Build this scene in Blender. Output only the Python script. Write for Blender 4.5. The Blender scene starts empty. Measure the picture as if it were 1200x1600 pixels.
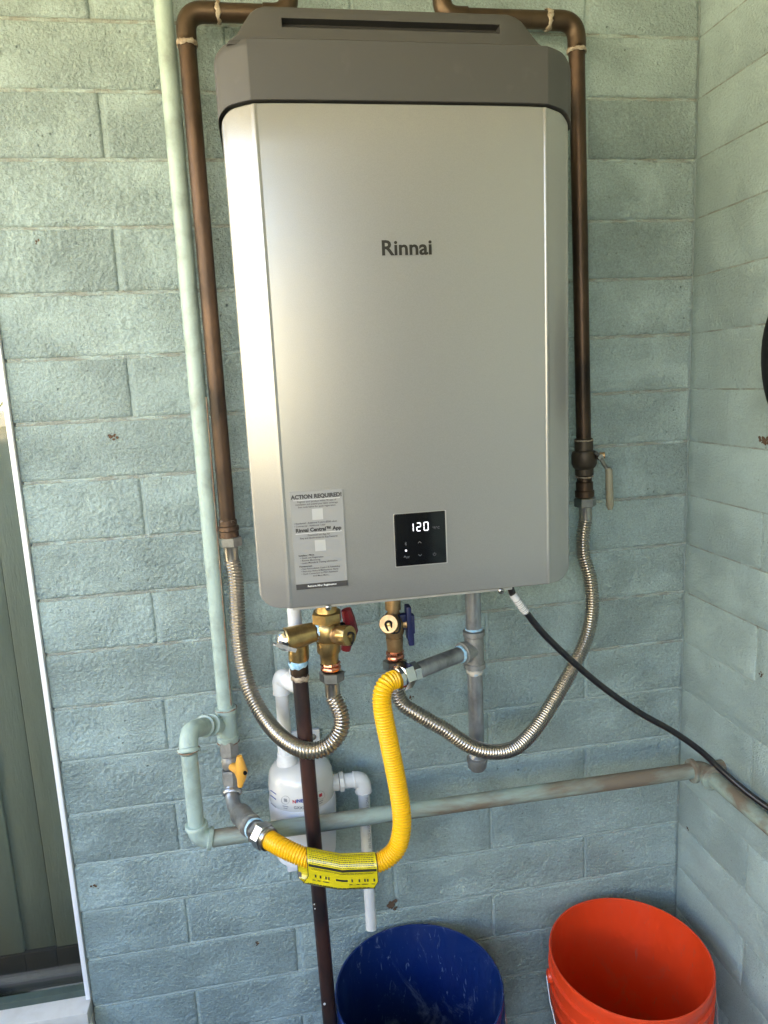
import bpy, bmesh, math, random
import numpy as np
from mathutils import Vector, Matrix, noise
R = random.Random(7)
rad = math.radians
scn = bpy.context.scene
COL = scn.collection

# ------------------------------------------------------------------ camera
CAM = Vector((-0.7998, -1.2702, 1.4561)); CROT = (1.3947, 0.0475, -0.1665); FPX = 1116.5
cd = bpy.data.cameras.new('camera'); cam = bpy.data.objects.new('camera', cd); COL.objects.link(cam)
cam.location = CAM; cam.rotation_euler = CROT
cd.sensor_fit = 'VERTICAL'; cd.sensor_height = 24; cd.lens = FPX / 1600 * 24
cd.clip_start = 0.02; cd.clip_end = 500
scn.camera = cam
scn.render.resolution_x = 768; scn.render.resolution_y = 1024
# ------------------------------------------------------------------ light
SUN_EL, SUN_AZ = rad(54), rad(42)      # azimuth clockwise from +y: the sun stands behind the house, to the right
w = bpy.data.worlds.new('World'); scn.world = w; w.use_nodes = True
nt = w.node_tree; bg = nt.nodes['Background']
sky = nt.nodes.new('ShaderNodeTexSky'); sky.sky_type = 'NISHITA'; sky.sun_disc = False
sky.sun_elevation = SUN_EL; sky.sun_rotation = SUN_AZ; sky.air_density = 1.0; sky.dust_density = 0.4; sky.ozone_density = 3.5
nt.links.new(sky.outputs[0], bg.inputs[0]); bg.inputs[1].default_value = 0.15
sl = bpy.data.lights.new('sun', 'SUN'); sl.energy = 5.0; sl.angle = rad(0.5); sl.color = (1.0, 0.90, 0.74)
so = bpy.data.objects.new('sun', sl); COL.objects.link(so)
d = Vector((math.sin(SUN_AZ) * math.cos(SUN_EL), math.cos(SUN_AZ) * math.cos(SUN_EL), math.sin(SUN_EL)))
so.rotation_euler = d.to_track_quat('Z', 'Y').to_euler(); so.location = (5, 4, 8)
vs = scn.view_settings; vs.view_transform = 'Standard'; vs.look = 'None'; vs.gamma = 1.0; vs.use_curve_mapping = False
vs.exposure = 4.03
PH, YH_ = 1.22, 2.8     # heights of the added parapet and of the bounce walls
scn.cycles.use_denoising = True
scn.cycles.max_bounces = 10; scn.cycles.diffuse_bounces = 5; scn.cycles.transparent_max_bounces = 12
scn.cycles.sample_clamp_indirect = 6
scn.cycles.use_adaptive_sampling = False; scn.cycles.use_guiding = True; scn.cycles.use_surface_guiding = True; scn.cycles.guiding_training_samples = 64
scn.cycles.denoising_input_passes = 'RGB_ALBEDO_NORMAL'; scn.cycles.denoising_prefilter = 'ACCURATE'

# ------------------------------------------------------------------ measuring
from mathutils import Euler
RM = Euler(CROT, 'XYZ').to_matrix()
def at(u, v, y=None, x=None, z=None):
    """where the photograph's sight line (u,v of 1200x1600) meets the plane y, x or z"""
    dd = RM @ Vector(((u - 600) / FPX, -(v - 800) / FPX, -1.0))
    a, val = (1, y) if y is not None else ((0, x) if x is not None else (2, z))
    return CAM + dd * ((val - CAM[a]) / dd[a])

# ------------------------------------------------------------------ materials
def lin(c):
    return tuple(((v / 12.92) if v <= 0.04045 else ((v + 0.055) / 1.055) ** 2.4) for v in (x / 255 for x in c))
def mat(name, col, rough=0.5, metal=0.0, spec=0.5, coat=0, emit=None):
    m = bpy.data.materials.new(name); m.use_nodes = True
    b = m.node_tree.nodes['Principled BSDF']
    b.inputs['Base Color'].default_value = (*col, 1); b.inputs['Roughness'].default_value = rough
    b.inputs['Metallic'].default_value = metal; b.inputs['Specular IOR Level'].default_value = spec
    b.inputs['Coat Weight'].default_value = coat
    if emit: b.inputs['Emission Color'].default_value = (*emit[:3], 1); b.inputs['Emission Strength'].default_value = emit[3]
    return m
class G:
    def __init__(s, m): s.m = m; s.t = m.node_tree; s.b = s.t.nodes['Principled BSDF']; s.co = None
    def n(s, typ, **k):
        q = s.t.nodes.new(typ)
        for a, v in k.items():
            if a.startswith('i_'): q.inputs[a[2:].replace('_', ' ')].default_value = v
            else: setattr(q, a, v)
        return q
    def l(s, a, b): s.t.links.new(a, b)
    def coord(s, scale=(1, 1, 1), rnd=False):
        tc = s.n('ShaderNodeTexCoord'); mp = s.n('ShaderNodeMapping'); mp.inputs['Scale'].default_value = scale
        s.l(tc.outputs['Object'], mp.inputs['Vector'])
        if rnd:
            oi = s.n('ShaderNodeObjectInfo'); mul = s.n('ShaderNodeMath', operation='MULTIPLY'); mul.inputs[1].default_value = 37.0
            s.l(oi.outputs['Random'], mul.inputs[0]); s.l(mul.outputs[0], mp.inputs['Location'])
        return mp.outputs[0]
    def noise(s, co, scale, detail=4, rough=0.55, dist=0.0):
        q = s.n('ShaderNodeTexNoise'); q.inputs['Scale'].default_value = scale; q.inputs['Detail'].default_value = detail
        q.inputs['Roughness'].default_value = rough; q.inputs['Distortion'].default_value = dist; s.l(co, q.inputs['Vector']); return q.outputs[0]
    def ramp(s, f, a, b, c0=(0, 0, 0, 1), c1=(1, 1, 1, 1)):
        q = s.n('ShaderNodeValToRGB'); e = q.color_ramp.elements; e[0].position = a; e[1].position = b; e[0].color = c0; e[1].color = c1
        s.l(f, q.inputs[0]); return q.outputs[0]
    def mix(s, f, a, b, mode='MIX'):
        q = s.n('ShaderNodeMix', data_type='RGBA', blend_type=mode)
        for i, v in ((0, f), (6, a), (7, b)):
            if hasattr(v, 'is_output'): s.l(v, q.inputs[i])
            elif isinstance(v, (int, float)): q.inputs[i].default_value = v
            else: q.inputs[i].default_value = (*v[:3], 1)
        return q.outputs[2]
    def math(s, op, a, b=0.0):
        q = s.n('ShaderNodeMath', operation=op)
        for i, v in ((0, a), (1, b)):
            if hasattr(v, 'is_output'): s.l(v, q.inputs[i])
            else: q.inputs[i].default_value = v
        return q.outputs[0]
    def bump(s, h, dist, strength=1.0, prev=None):
        q = s.n('ShaderNodeBump'); q.inputs['Distance'].default_value = dist; q.inputs['Strength'].default_value = strength
        s.l(h, q.inputs['Height'])
        if prev: s.l(prev, q.inputs['Normal'])
        s.l(q.outputs[0], s.b.inputs['Normal']); return q.outputs[0]
    def col(s, c): s.l(c, s.b.inputs['Base Color'])
    def rough(s, c): s.l(c, s.b.inputs['Roughness'])

PAINT = (0.475, 0.605, 0.595)
def painted_block(name, relief, smooth):
    m = mat(name, PAINT, 0.42, spec=0.45); g = G(m); co = g.coord((1, 1, 1.12), rnd=True); cw = g.coord()
    n1 = g.noise(co, 215, 5, 0.7, 0.0); n2 = g.noise(co, 105, 3, 0.6, 0.15); n3 = g.noise(co, 420, 2, 0.5)
    patch = g.ramp(g.noise(co, 9, 2), 0.36, 0.62)
    r1 = g.ramp(n1, 0.30, 0.72)
    oi = g.n('ShaderNodeObjectInfo'); amt = g.math('MULTIPLY_ADD', oi.outputs['Random'], 0.35); amt.node.inputs[2].default_value = 0.65
    h = g.math('MULTIPLY', r1, g.math('MULTIPLY', amt, g.math('ADD', g.math('MULTIPLY', patch, 0.50), 0.55)))
    h = g.math('ADD', h, g.math('MULTIPLY', g.ramp(n2, 0.36, 0.50), g.math('MULTIPLY', patch, 0.42 * smooth))); h = g.math('ADD', h, g.math('MULTIPLY', n3, 0.10))
    vo = g.n('ShaderNodeTexVoronoi'); vo.inputs['Scale'].default_value = 55; g.l(co, vo.inputs['Vector'])
    pit = g.ramp(vo.outputs['Distance'], 0.03, 0.13); pm = g.ramp(g.noise(co, 14, 1), 0.52, 0.60)
    pitm = g.math('MULTIPLY', g.math('SUBTRACT', 1.0, pit), pm)
    h = g.math('SUBTRACT', h, g.math('MULTIPLY', pitm, 0.9 * smooth))
    g.bump(h, relief, 1.0)
    t = g.noise(cw, 2.2, 4); c = g.mix(g.ramp(t, 0.35, 0.7), PAINT, tuple(v * f for v, f in zip(PAINT, (0.97, 0.97, 0.97))))
    grime = g.ramp(g.noise(co, 45, 6, 0.7, 0.5), 0.62, 0.80); c = g.mix(g.math('MULTIPLY', grime, 0.18), c, (0.16, 0.15, 0.11))
    grain = g.ramp(g.noise(co, 260, 5, 0.75), 0.34, 0.66, (0.74, 0.74, 0.74, 1), (1.12, 1.12, 1.12, 1)); c = g.mix(1.0 if smooth > .5 else 0.45, c, grain, 'MULTIPLY')
    c = g.mix(g.math('MULTIPLY', pitm, 0.40), c, (0.07, 0.06, 0.04))
    g.col(c); return m
M = {}
M['block'] = painted_block('painted_slump_block', 0.0065, 1.0)
M['block_smooth'] = painted_block('painted_smooth_block', 0.0042, 0.35)
def joint(name, amount):
    m = mat(name, PAINT, 0.7); g = G(m); co = g.coord((1, 1, 1))
    n = g.noise(g.coord((1, 1, 3)), 22, 5, 0.65); f = g.math('MULTIPLY', g.ramp(n, 0.36, 0.56), amount)
    c = g.mix(f, tuple(v * 0.88 for v in PAINT), (0.22, 0.19, 0.14)); c = g.mix(g.math('MULTIPLY', g.ramp(g.noise(co, 140, 3), 0.55, 0.7), 0.5 * amount), c, (0.10, 0.07, 0.05))
    g.col(c); g.bump(g.noise(co, 190, 5, 0.65), 0.006); return m
M['bed'] = joint('dusty_bed_joint', 0.62); M['bed_thin'] = joint('mostly_painted_bed_joint', 0.25); M['head'] = joint('painted_head_joint', 0.12)
M['spot'] = mat('mud_spot', (0.10, 0.062, 0.038), 0.95)

def noisy(name, c0, c1, scale, lo, hi, rough=0.5, metal=0, bump=0.0, bscale=200, stretch=(1, 1, 1), **k):
    m = mat(name, c0, rough, metal, **k); g = G(m); co = g.coord(stretch)
    g.col(g.mix(g.ramp(g.noise(co, scale, 5, 0.6, 0.3), lo, hi), c0, c1))
    if bump: g.bump(g.noise(co, bscale, 3), bump)
    return m
# silver painted steel with a faint flake grain
m = mat('silver_paint', (0.33, 0.327, 0.318), 0.3, 0.55, coat=0.08); g = G(m); co = g.coord()
g.b.inputs['Roughness'].default_value = 0.285
fl = g.noise(co, 1100, 2); g.col(g.mix(g.ramp(fl, 0.35, 0.65), (0.315, 0.312, 0.303), (0.345, 0.342, 0.333)))
M['silver'] = m
m.node_tree.nodes['Principled BSDF'].inputs['Coat Roughness'].default_value = 0.25
m = mat('charcoal_plastic', (0.066, 0.064, 0.062), 0.48, 0.15); g = G(m); co = g.coord(); g.bump(g.noise(co, 1100, 2), 0.0001)
g.col(g.mix(g.ramp(g.noise(co, 30, 5), 0.62, 0.8), (0.066, 0.064, 0.062), (0.085, 0.082, 0.078))); M['charcoal'] = m
M['chassis'] = noisy('chassis_steel', (0.50, 0.49, 0.47), (0.42, 0.41, 0.40), 40, 0.4, 0.7, 0.45, 0.3)
M['greenpipe'] = noisy('mint_painted_pipe', (0.36, 0.46, 0.42), (0.24, 0.29, 0.26), 26, 0.48, 0.72, 0.4, bump=0.0006)
M['dirtypipe'] = noisy('dusty_mint_pipe', (0.27, 0.34, 0.30), (0.17, 0.135, 0.10), 14, 0.42, 0.60, 0.6, bump=0.0008, bscale=150, stretch=(0.35, 1, 1.6))
M['rust'] = noisy('rusty_edge', (0.20, 0.11, 0.07), (0.30, 0.27, 0.2), 60, 0.4, 0.7, 0.8)
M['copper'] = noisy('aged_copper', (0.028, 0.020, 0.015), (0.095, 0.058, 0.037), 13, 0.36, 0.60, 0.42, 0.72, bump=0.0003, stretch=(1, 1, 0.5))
M['copper_lit'] = noisy('lit_tarnished_copper', (0.095, 0.064, 0.040), (0.060, 0.040, 0.026), 14, 0.38, 0.66, 0.42, 0.72, bump=0.0003)  # tarnished copper; light on the upper runs put into a lighter colour
M['newcopper'] = noisy('new_copper', (0.72, 0.28, 0.18), (0.55, 0.2, 0.12), 80, 0.4, 0.7, 0.25, 1)
M['solder'] = noisy('solder_residue', (0.42, 0.36, 0.28), (0.20, 0.14, 0.09), 120, 0.4, 0.65, 0.6, 0.2, bump=0.001)
M['darkcopper'] = noisy('dark_painted_copper', (0.022, 0.017, 0.018), (0.080, 0.032, 0.025), 11, 0.45, 0.66, 0.42, 0.35, bump=0.0003, stretch=(1, 1, 0.4))
m = mat('stainless', (0.44, 0.40, 0.355), 0.30, 1.0); M['steelflex'] = m
M['nickel'] = noisy('nickel_nut', (0.40, 0.39, 0.38), (0.30, 0.29, 0.28), 70, 0.4, 0.7, 0.28, 1)
M['chrome'] = mat('chrome', (0.62, 0.62, 0.63), 0.13, 1)
M['galv'] = noisy('galvanised_steel', (0.46, 0.47, 0.49), (0.22, 0.22, 0.225), 28, 0.38, 0.66, 0.34, 0.8, bump=0.0004, stretch=(1, 1, 0.6))
M['cast'] = noisy('cast_iron_fitting', (0.33, 0.33, 0.32), (0.24, 0.23, 0.22), 60, 0.4, 0.7, 0.5, 0.7, bump=0.0006, bscale=400)
M['brass'] = noisy('brass', (0.52, 0.36, 0.15), (0.34, 0.23, 0.10), 70, 0.4, 0.7, 0.34, 0.95, bump=0.0002, bscale=700)
M['brass2'] = noisy('rough_brass', (0.46, 0.31, 0.16), (0.36, 0.22, 0.11), 90, 0.4, 0.7, 0.42, 0.9, bump=0.0004, bscale=500)
M['dope'] = noisy('blue_pipe_dope', (0.25, 0.48, 0.66), (0.45, 0.62, 0.72), 130, 0.4, 0.6, 0.55, bump=0.001)
M['dopetan'] = noisy('tan_pipe_dope', (0.55, 0.49, 0.40), (0.28, 0.42, 0.58), 110, 0.5, 0.62, 0.6, bump=0.001)
M['yellow'] = mat('yellow_coating', (0.82, 0.455, 0.006), 0.34)
M['label'] = mat('yellow_label', (0.60, 0.49, 0.010), 0.24, coat=0.35)
M['ink'] = mat('black_ink', (0.02, 0.02, 0.015), 0.4)
M['handle_y'] = mat('amber_handle', (0.80, 0.40, 0.06), 0.45)
M['red_h'] = mat('dark_red_handle', (0.22, 0.012, 0.02), 0.4)
M['blue_h'] = mat('navy_handle', (0.012, 0.016, 0.075), 0.45)
M['pvc'] = noisy('white_pvc', (0.66, 0.67, 0.67), (0.58, 0.58, 0.56), 30, 0.5, 0.8, 0.32)
m = mat('white_tank_plastic', (0.62, 0.62, 0.60), 0.25, coat=0.3); m.node_tree.nodes['Principled BSDF'].inputs['Subsurface Weight'].default_value = 0.0; M['tank'] = m
M['tanklow'] = mat('milky_tank_plastic', (0.62, 0.64, 0.68), 0.38)
M['black'] = mat('black_cable', (0.012, 0.011, 0.013), 0.28)
M['rubber'] = mat('black_rubber', (0.006, 0.006, 0.007), 0.6, spec=0.25)
M['glassblack'] = mat('black_glass_panel', (0.004, 0.004, 0.005), 0.12)
M['bezel'] = mat('grey_bezel', (0.60, 0.57, 0.55), 0.3, 0.5)
M['lit'] = mat('lit_display', (0.6, 0.6, 0.65), 0.4, emit=(0.93, 0.92, 1.0, 0.075))
M['dim'] = mat('dim_icon', (0.16, 0.16, 0.17), 0.4)
M['logo'] = mat('dark_logo_metal', (0.020, 0.018, 0.013), 0.35, 0.2)
M['sticker'] = mat('grey_sticker', (0.27, 0.27, 0.268), 0.4)
M['stickerink'] = mat('sticker_ink', (0.035, 0.033, 0.035), 0.5)
M['square'] = mat('pale_square', (0.40, 0.40, 0.395), 0.4); M['white'] = mat('white_print', (0.8, 0.8, 0.8), 0.5)
M['whitetag'] = mat('white_tag', (0.62, 0.61, 0.61), 0.4)
M['redprint'] = mat('red_print', (0.45, 0.03, 0.04), 0.5); M['blueprint'] = mat('blue_print', (0.03, 0.06, 0.30), 0.5); M['greyprint'] = mat('grey_print', (0.25, 0.26, 0.28), 0.5)
def bucket_mat(name, c, c2, sc):
    m = mat(name, c, 0.36, coat=0.1); g = G(m); co = g.coord((1, 1, 0.5))
    s = g.math('MULTIPLY', g.ramp(g.noise(co, 9, 8, 0.75, 2.0), 0.56, 0.74), sc)
    s2 = g.math('MULTIPLY', g.ramp(g.noise(g.coord((3, 3, .8)), 30, 4, 0.7, 1), 0.62, 0.70), sc)
    g.col(g.mix(g.math('MAXIMUM', s, s2), c, c2)); g.rough(g.ramp(g.noise(co, 25, 4), 0.3, 0.7, (0.28,) * 3 + (1,), (0.5,) * 3 + (1,))); return m
M['bucket_blue'] = bucket_mat('scuffed_blue_plastic', (0.004, 0.020, 0.115), (0.17, 0.22, 0.34), 0.8)
M['bucket_red'] = bucket_mat('scuffed_red_plastic', (0.72, 0.055, 0.012), (0.42, 0.13, 0.08), 0.6)
M['wire'] = mat('bail_wire', (0.35, 0.34, 0.32), 0.4, 0.9)
M['lever'] = mat('cream_lever_grip', (0.27, 0.245, 0.17), 0.5)
M['concrete'] = noisy('porch_concrete', (0.042, 0.040, 0.038), (0.028, 0.027, 0.026), 6, 0.35, 0.7, 0.85, bump=0.002, bscale=80)
M['lawn'] = noisy('lawn_grass', (0.08, 0.12, 0.03), (0.14, 0.15, 0.055), 3, 0.35, 0.7, 0.9, bump=0.02, bscale=40)
M['bouncewall'] = noisy('bounce_wall_cream', (0.62, 0.55, 0.38), (0.55, 0.49, 0.33), 2, .4, .7, .8)
M['bouncepaving'] = noisy('bounce_paving', (0.42, 0.37, 0.27), (0.36, 0.31, 0.22), 5, .4, .7, .85)
M['shadewall'] = noisy('shade_wall_dark', (0.10, 0.12, 0.11), (0.08, 0.10, 0.09), 5, .4, .7, .7)
M['ceiling'] = noisy('porch_ceiling_paint', (0.80, 0.76, 0.58), (0.76, 0.71, 0.54), 3, 0.4, 0.7, 0.7)
M['boards'] = noisy('grey_green_boards', (0.25, 0.285, 0.23), (0.20, 0.23, 0.185), 12, 0.4, 0.7, 0.7, bump=0.001, stretch=(1, 1, 0.15))
M['kick'] = noisy('brown_kickboard', (0.05, 0.05, 0.043), (0.035, 0.035, 0.03), 20, 0.4, 0.7, 0.8)
M['cap'] = mat('cream_cap_rail', (0.75, 0.68, 0.60), 0.5)
M['vinyl'] = mat('white_vinyl', (0.86, 0.86, 0.88), 0.35)
M['sill'] = noisy('cream_sill', (0.62, 0.60, 0.55), (0.54, 0.51, 0.45), 25, 0.45, 0.75, 0.5)
M['rail'] = noisy('green_sash_rail', (0.055, 0.08, 0.065), (0.04, 0.06, 0.05), 30, 0.4, 0.7, 0.45)
M['leaf'] = noisy('hedge_leaf', (0.06, 0.12, 0.025), (0.11, 0.16, 0.04), 5, 0.35, 0.7, 0.5)
M['bark'] = mat('bark', (0.09, 0.06, 0.04), 0.9)
m = bpy.data.materials.new('screened_glass'); m.use_nodes = True; t = m.node_tree
for q in list(t.nodes): t.nodes.remove(q)
o_ = t.nodes.new('ShaderNodeOutputMaterial'); tr = t.nodes.new('ShaderNodeBsdfTransparent'); tr.inputs[0].default_value = (0.74, 0.74, 0.72, 1)
gl = t.nodes.new('ShaderNodeBsdfGlossy'); gl.inputs['Roughness'].default_value = 0.05; mx = t.nodes.new('ShaderNodeMixShader'); fr = t.nodes.new('ShaderNodeFresnel'); fr.inputs[0].default_value = 1.45
t.links.new(fr.outputs[0], mx.inputs[0]); t.links.new(tr.outputs[0], mx.inputs[1]); t.links.new(gl.outputs[0], mx.inputs[2]); t.links.new(mx.outputs[0], o_.inputs[0]); M['glass'] = m

# ------------------------------------------------------------------ objects
ROOT = {}
def thing(name, label, cat, loc, group=None):
    o = bpy.data.objects.new(name, None); COL.objects.link(o); o.location = loc; o.empty_display_size = 0.05
    o['label'] = label; o['category'] = cat
    if group: o['group'] = group
    ROOT[o] = Vector(loc); return o
def obj(name, bm, m, parent=None, smooth=True, kind=None, label=None, recalc=True):
    if recalc: bmesh.ops.recalc_face_normals(bm, faces=bm.faces)
    off = ROOT.get(parent, Vector((0, 0, 0))) if parent else Vector((0, 0, 0))
    if parent and parent not in ROOT:
        off = ROOT[parent.name]
    bmesh.ops.translate(bm, verts=bm.verts, vec=-off)
    me = bpy.data.meshes.new(name); bm.to_mesh(me); bm.free(); me.materials.append(M[m] if isinstance(m, str) else m)
    if smooth:
        me.polygons.foreach_set('use_smooth', [True] * len(me.polygons)); me.set_sharp_from_angle(angle=rad(38))
    o = bpy.data.objects.new(name, me); COL.objects.link(o); o.parent = parent; ROOT[o.name] = off
    if kind: o['kind'] = kind
    if label: o['label'] = label
    return o
def single(o, label, cat, group=None):
    o['label'] = label; o['category'] = cat
    if group: o['group'] = group
    return o
def frame(ax):
    ax = Vector(ax).normalized(); up = Vector((0, 0, 1)) if abs(ax.z) < 0.95 else Vector((0, 1, 0))
    a = ax.cross(up).normalized(); b = ax.cross(a).normalized(); return ax, a, b
def lathe(bm, org, ax, prof, seg=24, cap=True, phase=0.0):
    """prof: list of (distance along the axis, radius)"""
    org = Vector(org); ax, a, b = frame(ax); rings = []
    for t_, r_ in prof:
        rings.append([bm.verts.new(org + ax * t_ + a * (r_ * math.cos(phase + 2 * math.pi * i / seg)) + b * (r_ * math.sin(phase + 2 * math.pi * i / seg))) for i in range(seg)])
    for q, s in zip(rings, rings[1:]):
        for i in range(seg): bm.faces.new((q[i], q[(i + 1) % seg], s[(i + 1) % seg], s[i]))
    if cap: bm.faces.new(rings[0]); bm.faces.new(rings[-1])
    return bm
def catmull(P, n=10):
    P = [Vector(p) for p in P]; Q = [P[0] * 2 - P[1]] + P + [P[-1] * 2 - P[-2]]; out = []
    for i in range(1, len(Q) - 2):
        a, b, c, d_ = Q[i - 1:i + 3]
        for k in range(n):
            s = k / n; out.append(0.5 * ((2 * b) + (c - a) * s + (2 * a - 5 * b + 4 * c - d_) * s * s + (3 * b - a - 3 * c + d_) * s ** 3))
    out.append(P[-1]); return out
def resample(P, step):
    L = [0]
    for a, b in zip(P, P[1:]): L.append(L[-1] + (b - a).length)
    n = max(2, int(round(L[-1] / step))); out = []; j = 0
    for i in range(n + 1):
        s = L[-1] * i / n
        while j < len(P) - 2 and L[j + 1] < s: j += 1
        f = (s - L[j]) / max(1e-9, L[j + 1] - L[j]); out.append(P[j].lerp(P[j + 1], min(1, max(0, f))))
    return out
def sweep(bm, P, rf, seg=16, cap=True):
    """tube along P with parallel-transported frames; rf(i) gives the radius"""
    T = [(P[min(i + 1, len(P) - 1)] - P[max(i - 1, 0)]).normalized() for i in range(len(P))]
    _, a, _ = frame(T[0]); rings = []
    for i, p in enumerate(P):
        a = (a - T[i] * a.dot(T[i])).normalized(); b = T[i].cross(a); r_ = rf(i) if callable(rf) else rf
        rings.append([bm.verts.new(p + a * (r_ * math.cos(2 * math.pi * k / seg)) + b * (r_ * math.sin(2 * math.pi * k / seg))) for k in range(seg)])
    for q, s in zip(rings, rings[1:]):
        for i in range(seg): bm.faces.new((q[i], q[(i + 1) % seg], s[(i + 1) % seg], s[i]))
    if cap: bm.faces.new(rings[0]); bm.faces.new(rings[-1])
    return bm
def corner_path(a, c, b, r_, n=8):
    """straight a->c->b with the corner rounded by radius r_"""
    a, c, b = Vector(a), Vector(c), Vector(b); u, v = (a - c).normalized(), (b - c).normalized()
    p0, p1 = c + u * r_, c + v * r_
    return [a] + [p0.lerp(c, t_).lerp(c.lerp(p1, t_), t_) for t_ in [i / n for i in range(n + 1)]] + [b]
def box(bm, lo, hi, bev=0.0, seg=2):
    lo, hi = Vector(lo), Vector(hi)
    q = bmesh.ops.create_cube(bm, size=1)['verts']; c = (lo + hi) / 2; s = hi - lo
    for v in q: v.co = Vector((v.co.x * s.x, v.co.y * s.y, v.co.z * s.z)) + c
    if bev:
        es = list({e for v in q for e in v.link_edges}); bmesh.ops.bevel(bm, geom=es, offset=bev, segments=seg, affect='EDGES', profile=0.6)
    return bm
def obox(bm, c, size, rot, bev=0.0):
    """box turned by the 3x3 matrix rot"""
    b2 = bmesh.new(); s = Vector(size) / 2; box(b2, -s, s, bev)
    bmesh.ops.transform(b2, matrix=Matrix.Translation(Vector(c)) @ rot.to_4x4(), verts=b2.verts)
    me = bpy.data.meshes.new('t'); b2.to_mesh(me); b2.free(); bm.from_mesh(me); bpy.data.meshes.remove(me); return bm
def NB(): return bmesh.new()
def text(s, pos, size, m, parent, name='lettering', bold=0.0, align='LEFT', rot=(rad(90), 0, 0), sx=1.0, ext=0.0):
    cu = bpy.data.curves.new(name, 'FONT'); cu.body = s; cu.size = size; cu.offset = bold; cu.align_x = align; cu.extrude = ext; cu.resolution_u = 3
    tmp = bpy.data.objects.new('t', cu); COL.objects.link(tmp); dg = bpy.context.evaluated_depsgraph_get()
    me = bpy.data.meshes.new_from_object(tmp.evaluated_get(dg)); bpy.data.objects.remove(tmp); bpy.data.curves.remove(cu); me.name = name
    off = ROOT[parent] if parent in ROOT else ROOT[parent.name]
    me.transform(Matrix.Translation(Vector(pos) - off) @ Euler(rot).to_matrix().to_4x4() @ Matrix.Diagonal((sx, 1, 1, 1)))
    me.materials.clear(); me.materials.append(M[m]); o = bpy.data.objects.new(name, me); COL.objects.link(o); o.parent = parent; ROOT[o.name] = off; return o
def hexnut(bm, org, ax, length, r_, phase=0.0, ch=0.0015):
    return lathe(bm, org, ax, [(0, r_ * 0.9), (ch, r_), (length - ch, r_), (length, r_ * 0.9)], seg=6, phase=phase)

# ------------------------------------------------------------------ setting
def struct(name, bm, m, smooth=False):
    return obj(name, bm, m, None, smooth, 'structure')
struct('ground', box(NB(), (-80, -80, -0.35), (80, 80, -0.06)), 'lawn')
struct('porch_floor', box(NB(), (-3.0, -4.2, -0.3), (0.005, 1.2, 0.0)), 'concrete')
struct('porch_ceiling', box(NB(), (-2.2, -2.5, 2.30), (0.004, -.001, 2.75)), 'ceiling')
struct('sun_block_back', box(NB(), (-1.2, 0.21, 2.56), (3.0, 3.4, 2.76)), 'ceiling')  # unseen slab added to keep the sun off the porch from behind
struct('sun_block_side', box(NB(), (0.17, -3.0, 2.56), (3.0, 0.20, 2.76)), 'ceiling')  # second unseen slab, added to block the sun from the right

struct('bounce_paving', box(NB(), (-4.6, -7.0, -.08), (3.0, 5, -.02)), 'bouncepaving')  # unseen pale ground added to bounce warm light up under the ceiling
pw = thing('baffle', 'low dark parapet added unseen to keep low warm light off the wall', 'wall', (-2.4, -4.2, 0))  # unseen, added to hide the bright horizon from the lower wall
obj('side_panel', box(NB(), (-2.5, -4.19, 0), (-2.4, -.2, PH)), 'shadewall', pw, False)
obj('front_panel', box(NB(), (-2.5, -4.3, 0), (0.004, -4.2, PH)), 'shadewall', pw, False)
fw = thing('light_block_wall', 'plain dark unseen wall added behind the camera to block front light', 'wall', (-.4, -2.4, 0))  # unseen, added to block front light and darken the heater's reflection
obj('wall_face', box(NB(), (-0.74, -2.55, 0), (0.004, -2.4, 2.299)), 'shadewall', fw, False)
yw = thing('bounce_wall', 'unseen cream wall added on the left to bounce warm sunlight', 'wall', (-4.7, -3, -.06))  # unseen reflector wall, added as a warm light source on the left
for i in range(9): obj('panel', box(NB(), (-4.8, -7.0 + i * 1.3, -.06), (-4.6, -7.0 + i * 1.3 + 1.29, YH_), .01), 'bouncewall', yw, False)
obj('coping', box(NB(), (-4.84, -7.0, YH_), (-4.56, 4.7, YH_ + .08), .01), 'bouncewall', yw, False)
yw = thing('bounce_wall', 'unseen cream wall added behind the camera to bounce warm sunlight', 'wall', (-2, -7.1, -.06))  # second unseen reflector wall, added for warm light from the front
for i in range(6): obj('panel', box(NB(), (-4.8 + i * 1.3, -7.2, -.06), (-4.8 + i * 1.3 + 1.29, -7.01, YH_), .01), 'bouncewall', yw, False)

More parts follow.
